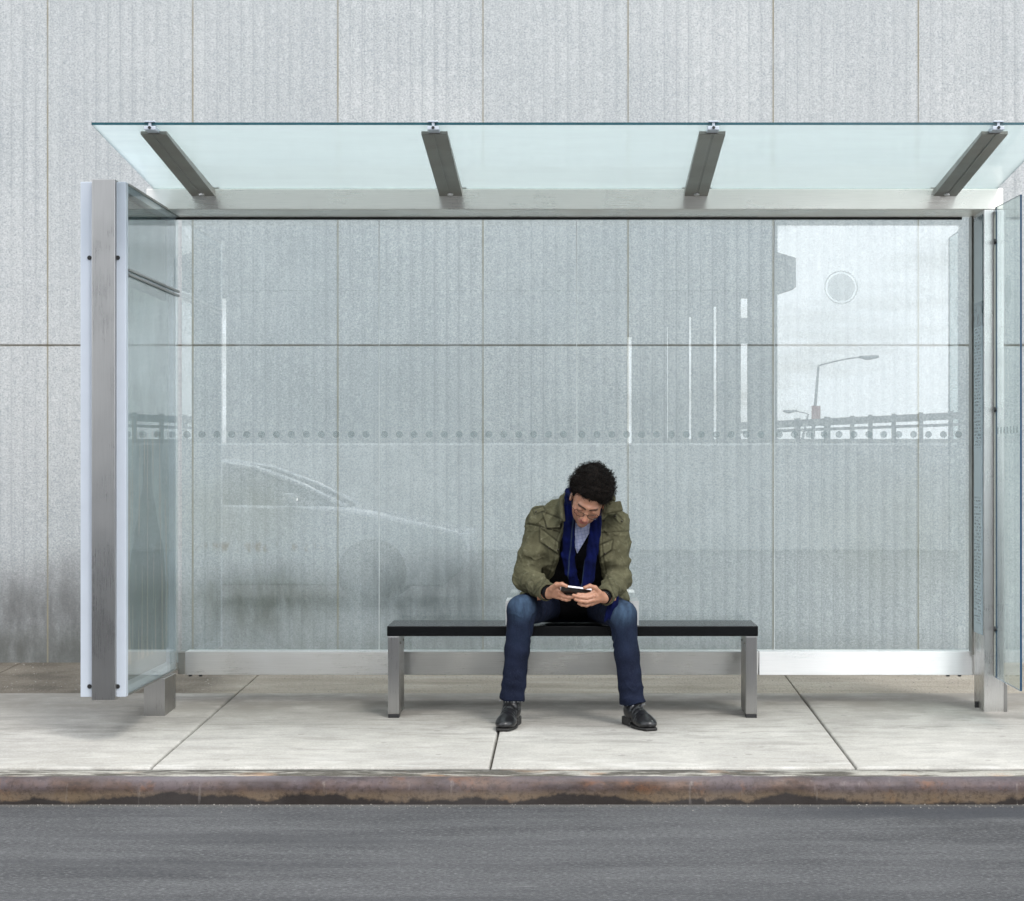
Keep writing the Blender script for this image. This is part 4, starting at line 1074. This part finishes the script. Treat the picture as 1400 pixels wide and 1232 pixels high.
def mat_scarf():
    t = NT('blue_wool'); X, Y, Z = t.sep()
    c = t.mix(t.rng(t.noise(20, 5), .35, .65), (.002, .0035, .022), (.003, .006, .050))
    xw = t.math('ADD', t.math('ADD', X, t.math('MULTIPLY', t.noise(9, 3), .02)), t.math('MULTIPLY', t.math('SUBTRACT', Z, .95), -.10))
    def line(cx, w): return t.rng(t.math('ABSOLUTE', t.math('SUBTRACT', xw, cx)), w, w*.4)
    zslope = t.math('MULTIPLY', t.math('SUBTRACT', Z, 1.0), .06)
    st = t.math('MAXIMUM', line(-.008, .0045), line(.060, .0045))
    c = t.mix(t.math('MULTIPLY', st, .7), c, (.03, .045, .07))
    return t.done(t.bsdf(c, .92, 0, t.bump(t.noise(160, 4, .7), .5, .004), Specular_IOR_Level=.08))
scarf = to_obj('scarf', [net(scarf_sdf, (-.10, 9.93, PZ(850, 10)), (.24, 10.36, PZ(645, 10.1)), .0032)], mat_scarf(), man)
tag(scarf, 'royal blue wool scarf with grey stripes, hanging in two strands')
fb = MB()
for i in range(9):
    p0 = C3(827 + i*1.3, 843 - i*.6, 9.985); fb.tube([p0, p0 + V3(-.002 + .002*math.sin(i*3), -.002, -.012), p0 + V3(-.005 + .004*math.cos(i*5), -.002, -.026)], .0016, 5)
fb.bm.from_mesh(scarf.data); fb.bm.to_mesh(scarf.data); fb.bm.free()

# jeans
def leg_sdf(Q, h_, k_, a_, seed, out_):
    n = wn(Q, 30, seed); n2 = wn(Q, 80, seed+1)
    th = rc(Q, h_, k_, .088, .066); ax = a_ - k_; ta = (Q - k_) @ ax/(ax @ ax)
    end = a_ + ax/np.linalg.norm(ax)*.03
    ca = rc(Q, k_, k_ + ax*.45, .064, .055); cb = rc(Q, k_ + ax*.45, end, .055, .0575)
    d = sm(th, sm(ca, cb, .02), .02) - .0045*n*np.clip(.35 + .65*np.abs(ta - .5)*2, 0, 1) - .0016*n2
    d = d - .0035*np.sin(ta*40 + 3*n)*np.clip(ta*2.2 - 1.3, 0, 1)       # stacking above the hem
    # creases fanning from behind the knee
    kd = np.linalg.norm(Q - (k_ + V3(-out_*.03, .05, -.05)), axis=1); d = d - .0035*np.sin(kd*190 + 2*n)*np.exp(-((kd - .085)/.04)**2)
    d = d - .003*np.clip(rid(Q*V3(1, 1, .9), 70, seed + 4)*2 - 1, 0, 1)*np.clip(.25 + np.exp(-((ta + .02)/.12)**2) + np.exp(-((ta - .9)/.15)**2), 0, 1)
    # side seam
    up = ax/np.linalg.norm(ax)
    cut = (Q - (a_ + up*.0)) @ up; d = smx(d, cut - .004*np.sin(Q[:, 0]*60 + seed), .003)
    hemz = np.abs(cut + .016); d = d + .0018*np.clip(1 - hemz/.003, 0, 1)
    hol = rc(Q, a_ - up*.05, a_ + up*.1, .046, .048); return np.maximum(d, -hol)
def jeans_sdf(Q):
    d = rc(Q, hpL + V3(.01, 0, 0), hpR + V3(-.01, 0, 0), .10, .10)
    d = sm(d, leg_sdf(Q, hpL, knL, anL, 71, -1), .02); d = sm(d, leg_sdf(Q, hpR, knR, anR, 81, 1), .02)
    s = (Q[:, 1] > by0 - .02)
    return np.where(s, smx(d, bz1 + .002 - Q[:, 2], .006), d)
def mat_denim():
    t = NT('dark_denim'); X, Y, Z = t.sep()
    c = t.mix(t.rng(t.noise(12, 6, .6), .3, .7), (.004, .006, .015), (.010, .014, .032))
    wz = t.noise(26, 6, .65, t.mapped((1.6, 1, .5)))
    def fade(q, r_, k, col, z_=1.3):
        cmb = t.n('ShaderNodeVectorMath', operation='DISTANCE'); t.l(t.pos(), cmb.inputs[0]); cmb.inputs[1].default_value = tuple(float(x) for x in q)
        f = t.rng(cmb.outputs['Value'], r_, r_*.25, 0, 1, True); return t.math('MULTIPLY', t.math('MULTIPLY', f, t.rng(wz, .32, .62, .35, 1)), k), col
    for kn in (knL, knR):
        f, col = fade(kn + V3(0, -.05, .03), .105, .85, (.050, .085, .138)); c = t.mix(f, c, col)
        f, col = fade(kn + V3(0, -.04, -.10), .12, .22, (.022, .040, .08)); c = t.mix(f, c, col)
    c = t.mix(t.rng(t.noise(600, 2, .6, t.mapped((1, 1, .2))), .55, .7, 0, .25), c, (.06, .08, .12))
    return t.done(t.bsdf(c, .85, 0, t.bump(t.math('ADD', t.noise(75, 5, .65), t.math('MULTIPLY', t.noise(700, 2), .3)), .3, .004), Specular_IOR_Level=.12))
jz = net(jeans_sdf, (-.42, 9.86, gz(9.9) + .05), (.42, 10.62, bz1 + .24), .0045)
M['denim'] = mat_denim()
jeans = to_obj('jeans', [jz], M['denim'], man); tag(jeans, 'dark blue denim jeans faded at the knees')
# frayed hem threads
M['thread'] = simple('hem_thread', (.35, .36, .38), .9)
b = MB()
rs = np.random.RandomState(9)
for a_, k_ in ((anL, knL), (anR, knR)):
    up = (a_ - k_)/np.linalg.norm(a_ - k_)
    for i in range(46):
        an = rs.rand()*6.28; p0 = a_ + V3(math.cos(an)*.056, math.sin(an)*.056, -.001 + rs.rand()*.002); b.tube([p0, p0 + V3(*(rs.normal(size=2)*.003), -.004 - .004*rs.rand())], .0007, 4)
b.build('hem_threads', M['thread'], jeans)['kind'] = 'stuff'

# boots
def boot_sdf(Q, a_, toe, heel, seed, sole=False):
    fd = toe - heel; L_ = np.linalg.norm(fd); fd = fd/L_; sd_ = np.array([-fd[1], fd[0], 0], np.float32); g = gz(float(heel[1]))
    p = Q - heel; u = p @ fd; v = p @ sd_; w_ = Q[:, 2] - (CH - 1.2 + .03*(Q[:, 1] - 10.3)); L3 = np.stack([u, v, w_], 1)
    if sole:
        wv = np.where(u > .10, .047 - .030*((u - L_*.62)/(L_*.5))**2, .036); wv = np.clip(wv, .012, .05)
        out_ = np.maximum(np.abs(v) - wv, np.maximum(-u - .002, u - L_ - .004))
        s1 = np.maximum(out_, np.abs(w_ - np.where(u < .085, .019, .0085)) - np.where(u < .085, .019, .0055))
        hb = np.maximum(out_, np.maximum(np.abs(w_ - .019) - .018, u - .078)); arch = np.maximum(out_, np.maximum(np.abs(w_ - .030 + .0*u) - .004, u - .13))
        return np.minimum(np.minimum(s1 + (u < .085)*0, hb), arch)
    d = rc(L3, (.045, 0, .075), (.050, 0, .17), .041, .043)
    d = sm(d, ell(L3, (.042, 0, .060), (.046, .036, .042)), .02)
    d = sm(d, rc(L3, (.085, 0, .062), (L_*.70, 0, .042), .038, .031), .03)
    d = sm(d, ell(L3, (L_*.72, 0, .032), (.070, .046, .027)), .03)
    d = sm(d, ell(L3, (L_ - .045, 0, .026), (.045, .036, .019)), .02)
    n = wn(Q, 45, seed)
    cr = np.exp(-((u - .13)/.035)**2)*np.sin(u*240 + 2*n)*.0022 + np.exp(-((w_ - .09)/.02)**2)*np.sin(w_*200 + 2*n)*.0010
    d = d - cr - .0012*n
    return smx(smx(d, .0145 - w_, .003), w_ - .165, .003)
M['leather'] = simple('black_leather', (.010, .010, .011), .28, 0, .3, 25, .25, 90)
M['sole'] = simple('black_boot_sole', (.014, .013, .012), .6)
for a_, tx, hx in ((anL, PX(691, 9.86), PX(703.5, 10.07)), (anR, PX(891, 9.86), PX(864, 10.07))):
    hy = float(a_[1]) + .055
    L_ = .275
    dv = np.array([tx - hx, -.205, 0]); dv = dv/np.linalg.norm(dv)
    heel = np.array([a_[0] - dv[0]*.045, a_[1] - dv[1]*.045, 0], np.float32); toe = heel + (dv*L_*.93).astype(np.float32)
    heel[2] = toe[2] = 0
    sd_ = 5
    lo = np.minimum(heel, toe) - .07; hi = np.maximum(heel, toe) + .07; lo[2] = gz(9.75) - .01; hi[2] = gz(10) + .20
    bt = to_obj('boot', [net(lambda Q: boot_sdf(Q, a_, toe, heel, sd_), lo, hi, .0032)], M['leather'], man)
    to_obj('sole', [net(lambda Q: boot_sdf(Q, a_, toe, heel, sd_, True), lo, hi, .0032)], M['sole'], bt)

# glasses
M['wire'] = simple('dark_wire', (.05, .045, .04), .25, .9)
b = MB()
for s in (-1, 1):
    cx, cz = s*.033, -.004
    pts = [hw(cx + .024*math.cos(a)*(1 + .06*abs(math.sin(2*a))), .107 - .25*abs(.024*math.cos(a)*s + .033 - .033)*0 - .012*(s*math.cos(a) > .3), cz + .0125*math.sin(a)*(1 + .1*abs(math.sin(2*a)))) for a in np.linspace(0, 2*math.pi, 25)]
    b.tube([tuple(p) for p in pts], .0013, 6)
    b.tube([tuple(hw(*p)) for p in ((s*.056, .098, .003), (s*.073, .080, .006), (s*.0795, .010, .008), (s*.080, -.012, -.002))], .0014, 6)
b.tube([tuple(hw(*p)) for p in ((-.010, .107, .0), (0, .110, .004), (.010, .107, .0))], .0013, 6)
gls = b.build('glasses', M['wire'], man, True)
M['lens'] = glass('lens_glass', (.97, .97, .97), .06, smudge=0)
for s in (-1, 1):
    b = MB(); cx, cz = s*.033, -.004; pts = [hw(cx + .0235*math.cos(a), .1065, cz + .012*math.sin(a)) for a in np.linspace(0, 2*math.pi, 24, endpoint=False)]
    A = [b.bm.verts.new(p) for p in pts]; b.bm.faces.new(A); b.build('lens', M['lens'], gls)
# wristwatch
b = MB(); fdir = (wrR - elR)/np.linalg.norm(wrR - elR); c0 = wrR + fdir*.004
u = Vector(fdir).orthogonal().normalized(); w_ = Vector(fdir).cross(u)
b.tube([Vector(c0) + u*.0285*math.cos(a) + w_*.0285*math.sin(a) for a in np.linspace(0, 2*math.pi, 22)], .0028, 6)
b.build('bracelet', M['steel'], man, True)

# phone
ph = empty('phone', tuple(float(x) for x in phc)); tag(ph, 'black and white mobile phone held sideways in both hands of the seated man', 'phone')
Pm = Matrix.Translation(Vector(phc)) @ Matrix(PRm.tolist()).to_4x4()
M['pwhite'] = simple('white_phone_rim', (.80, .76, .78), .25, 0, .02); M['pblack'] = simple('black_phone_back', (.006, .006, .007), .25, 0, .02)
MB().box(-.071, .071, -.0052, .0052, -.038, .038, .0045, Pm, 3).build('body', M['pwhite'], ph)
MB().box(-.0685, .0685, -.0066, -.0053, -.0365, .0365, .0005, Pm, 1).build('back_cover', M['pblack'], ph)
MB().box(-.058, .058, .0053, .0060, -.031, .031, .0002, Pm, 1).build('screen', M['pblack'], ph)

# ------------------------------------------------------------------ across the street (seen in the glass and the steel)
M['darkconc'] = simple('old_concrete', (.24, .25, .255), .9, 0, .25, 1.2, .5, 20)
M['paleconc'] = simple('pale_barrier_concrete', (.50, .51, .51), .9, 0, .2, 2, .4, 20)
M['galv'] = simple('galvanised_steel', (.20, .21, .22), .5, .4)
VY = -26.0; VD = 2*GY - VY
def vx(px): return (px - CX)*VD/F
def vz(py): return (CY - py)*VD/F + CH
ov = empty('overpass', (0, VY, 0)); tag(ov, 'dark concrete overpass on tall piers across the road, reflected in the glass', 'overpass')
cuts = [(261, 268, 380), (296, 309, 402), (858, 864, 460), (912.5, 914, 446), (942, 946, 432), (976, 980.5, 418), (1013, 1023, 402)]
prev = -620
b = MB()
xe = vx(1063)
for i, (a, c, top) in enumerate(cuts + [(1063, None, None)]):
    MB().box(vx(prev), vx(a), VY - .3, VY, 0, vz(398), .02, seg=1).build('pier', M['darkconc'], ov)
    if c:
        MB().box(vx(a) + .001, vx(c) - .001, VY - .28, VY - .03, vz(top), vz(398) - .001).build('lintel', M['darkconc'], ov)
        prev = c
MB().box(vx(1011), vx(1025), VY + .002, VY + .12, vz(470), vz(435)).build('sign_plate', M['darkconc'], ov)
MB().box(vx(-620), xe + .0, VY - 2.2, VY + .02, vz(397.9), 15, .02, seg=1).build('deck', M['darkconc'], ov)
MB().prism([(xe + .002, vz(400)), (vx(1089), vz(392)), (vx(1089), vz(352)), (xe + .002, vz(344))], 'y', VY - 1.0, VY - .1).build('bearing_block', M['darkconc'], ov)
br_ = MB().box(-24, 12, -12.4, -12.0, 0, (CY - 606)*(2*GY + 12.0)/F + CH, .03, seg=1).build('concrete_barrier', M['paleconc'])
tag(br_, 'low pale concrete barrier along the far side of the road, reflected in the glass', 'barrier')
# distant elevated railing
RY = -70.0; RD = 2*GY - RY
def rx_(px): return (px - CX)*RD/F
def rzz(py): return (CY - py)*RD/F + CH
fe = empty('bridge_railing', (rx_(1190), RY, 0)); tag(fe, 'long grey bridge railing with square posts, reflected at the right of the glass', 'railing')
b = MB()
def seg(b, p, q, r_): b.tube([p, q], r_, 4)
MB().prism([(rx_(980), rzz(589)), (rx_(1900), rzz(545)), (rx_(1900), rzz(536)), (rx_(980), rzz(579))], 'y', RY - .15, RY + .15).build('top_rail', M['galv'], fe)
MB().prism([(rx_(980), rzz(594)), (rx_(1900), rzz(562)), (rx_(1900), rzz(558)), (rx_(980), rzz(590))], 'y', RY - .10, RY + .10).build('lower_rail', M['galv'], fe)
for px in (1040, 1090, 1131, 1165, 1190, 1222, 1259, 1300, 1345, 1400, 1460, 1530, 1610, 1700, 1800, 1880):
    w_ = 4 if px in (1090, 1131) else 2.6
    MB().box(rx_(px - w_), rx_(px + w_), RY - .14, RY + .14, 0, rzz(572 - (px - 1090)*.048)).build('post', M['galv'], fe)
MB().box(rx_(900), rx_(2200), RY - .6, RY - .2, 0, rzz(600)).build('parapet', M['paleconc'], fe)
def lamp(px, top, arm_to, arm_y, D_, base_py, label, sign=False):
    Y_ = 2*GY - D_
    def q(x, y): return ((x - CX)*D_/F, Y_, (CY - y)*D_/F + CH)
    e = empty('street_lamp', (q(px, 0)[0], Y_, 0)); tag(e, label, 'street lamp')
    b0 = q(px - 5, 600); t0 = q(px + 3, top)
    MB().tube([(b0[0], Y_, 0), b0, t0], [.12, .10, .06], 8).build('pole', M['galv'], e, True)
    pts = []
    for s in np.linspace(0, 1, 9): pts.append(q(px + 3 + (arm_to - px - 3)*s, top + (arm_y - top)*math.sin(s*1.57)))
    MB().tube(pts, .045, 6).build('arm', M['galv'], e, True)
    c_ = pts[-1]; MB().tube([(c_[0] - .5, Y_, c_[2]), (c_[0] - .1, Y_, c_[2] - .05), (c_[0] + .5, Y_, c_[2] + .02)], [.06, .13, .07], 8).build('lamp_head', M['galv'], e, True)
    if sign:
        M['rsign'] = simple('faded_red_sign', (.35, .07, .06), .6); a_ = q(px - 7, 575); c2 = q(px + 5, 555)
        MB().box(a_[0], c2[0], Y_ + .2, Y_ + .25, a_[2], c2[2]).build('sign_plate', M['rsign'], e)
lamp(1116, 500, 1188, 488, 110, 600, 'tall curved-arm street lamp with a small red sign, reflected at the right of the glass', True)
lamp(1102, 566, 1080, 562, 150, 600, 'short distant street lamp reflected just left of the taller lamp')

# the parked car beside the camera, its outline caught in the glass
def car():
    root = empty('parked_car', (-3.2, .25, 0)); tag(root, 'silver saloon car parked on the road, faintly reflected in the left of the glass', 'car')
    CYc = .25; D_ = 2*GY - CYc
    def q(px, py): return ((px - CX)*D_/F, (CY - py)*D_/F + CH)
    xn = q(648, 0)[0]
    def X_(t): return xn - t
    t = NT('dark_car_paint'); lack = t.done(t.bsdf((.50, .52, .54), .25, .35, None, Coat_Weight=.8))
    gls_ = simple('car_glass', (.10, .11, .12), .05)
    tyre = simple('tyre', (.06, .06, .06), .9); rim_ = simple('dark_wheel_rim', (.10, .10, .105), .5, .2)
    # side profile, from the nose backwards (t metres behind the nose)
    prof = [(0.0, .42), (.02, .62), (.12, .72), (.55, .82), (1.15, .93), (1.28, .95)]
    tail = [(3.9, 1.0), (4.45, .96), (4.62, .85), (4.68, .55), (4.62, .35)]
    bm = bmesh.new()
    low = prof + tail; bot = [(4.4, .22), (.25, .20)]
    outline = low + bot
    ys = [(-.86, .10), (-.90, .0), (-.60, -.03), (0, -.05), (.60, -.03), (.90, 0), (.86, .10)]
    rings = []
    for y, ins in ((-.90, .06), (-.885, .0), (.885, 0), (.90, .06)):
        rings.append([bm.verts.new((X_(min(max(tt + (ins if tt < 2 else -ins), 0), 4.7)), CYc + y, z - (ins*.4 if z > .6 else -ins*.3))) for tt, z in outline])
    n = len(outline)
    for a, c in zip(rings, rings[1:]):
        for j in range(n): bm.faces.new((a[j], a[(j+1) % n], c[(j+1) % n], c[j]))
    bm.faces.new(rings[0][::-1]); bm.faces.new(rings[-1])
    bmesh.ops.bevel(bm, geom=[e for e in bm.edges if abs(e.verts[0].co.y - e.verts[1].co.y) < .02], offset=.03, segments=3, profile=.5, affect='EDGES', clamp_overlap=True)
    bmesh.ops.recalc_face_normals(bm, faces=bm.faces)
    me = bpy.data.meshes.new('body'); bm.to_mesh(me); bm.free(); bd = auto(link('body', me, lack, root), 40)
    # cabin
    cab = [(1.20, .93), (1.62, 1.14), (2.05, 1.30), (2.45, 1.365), (2.95, 1.37), (3.4, 1.30), (3.95, 1.10), (4.1, .98)]
    bm = bmesh.new(); R_ = []
    for y, k in ((-.80, 0), (-.60, 1), (.60, 1), (.80, 0)):
        R_.append([bm.verts.new((X_(tt), CYc + y, (z if k else .93 + (z - .93)*.03))) for tt, z in cab])
    for a, c in zip(R_, R_[1:]):
        for j in range(len(cab) - 1): bm.faces.new((a[j], a[j+1], c[j+1], c[j]))
    bmesh.ops.recalc_face_normals(bm, faces=bm.faces)
    me = bpy.data.meshes.new('windows'); bm.to_mesh(me); bm.free(); auto(link('windows', me, gls_, root), 50)
    for s in (-1, 1):
        MB().tube([(X_(tt), CYc + s*.60, z + .012) for tt, z in cab], .03, 6).build('roof_pillar', lack, root, True)
    MB().prism([(X_(2.2), 1.335), (X_(2.5), 1.375), (X_(2.95), 1.382), (X_(3.3), 1.335)], 'y', CYc - .60, CYc + .60).build('roof', lack, root)
    for tt in (.92, 3.62):
        for s in (-1, 1):
            w_ = MB().cyl((X_(tt), CYc + s*.80, .325), (0, 1, 0), .325, .22, 28).build('wheel', tyre, root, True)
            MB().cyl((X_(tt), CYc + s*.912, .325), (0, 1, 0), .21, .012, 24).build('rim', rim_, w_)
    M['lampglass'] = simple('headlight_glass', (.6, .62, .65), .08)
    for s in (-1, 1): MB().box(X_(.34), X_(-.004), CYc + s*.70 - .16, CYc + s*.70 + .16, .60, .70, .02).build('headlight', M['lampglass'], root)
    for s in (-1, 1): MB().box(X_(1.75), X_(1.62), CYc + s*.98 - .09, CYc + s*.98 + .09, .98, 1.08, .03).build('mirror', lack, root)
car()
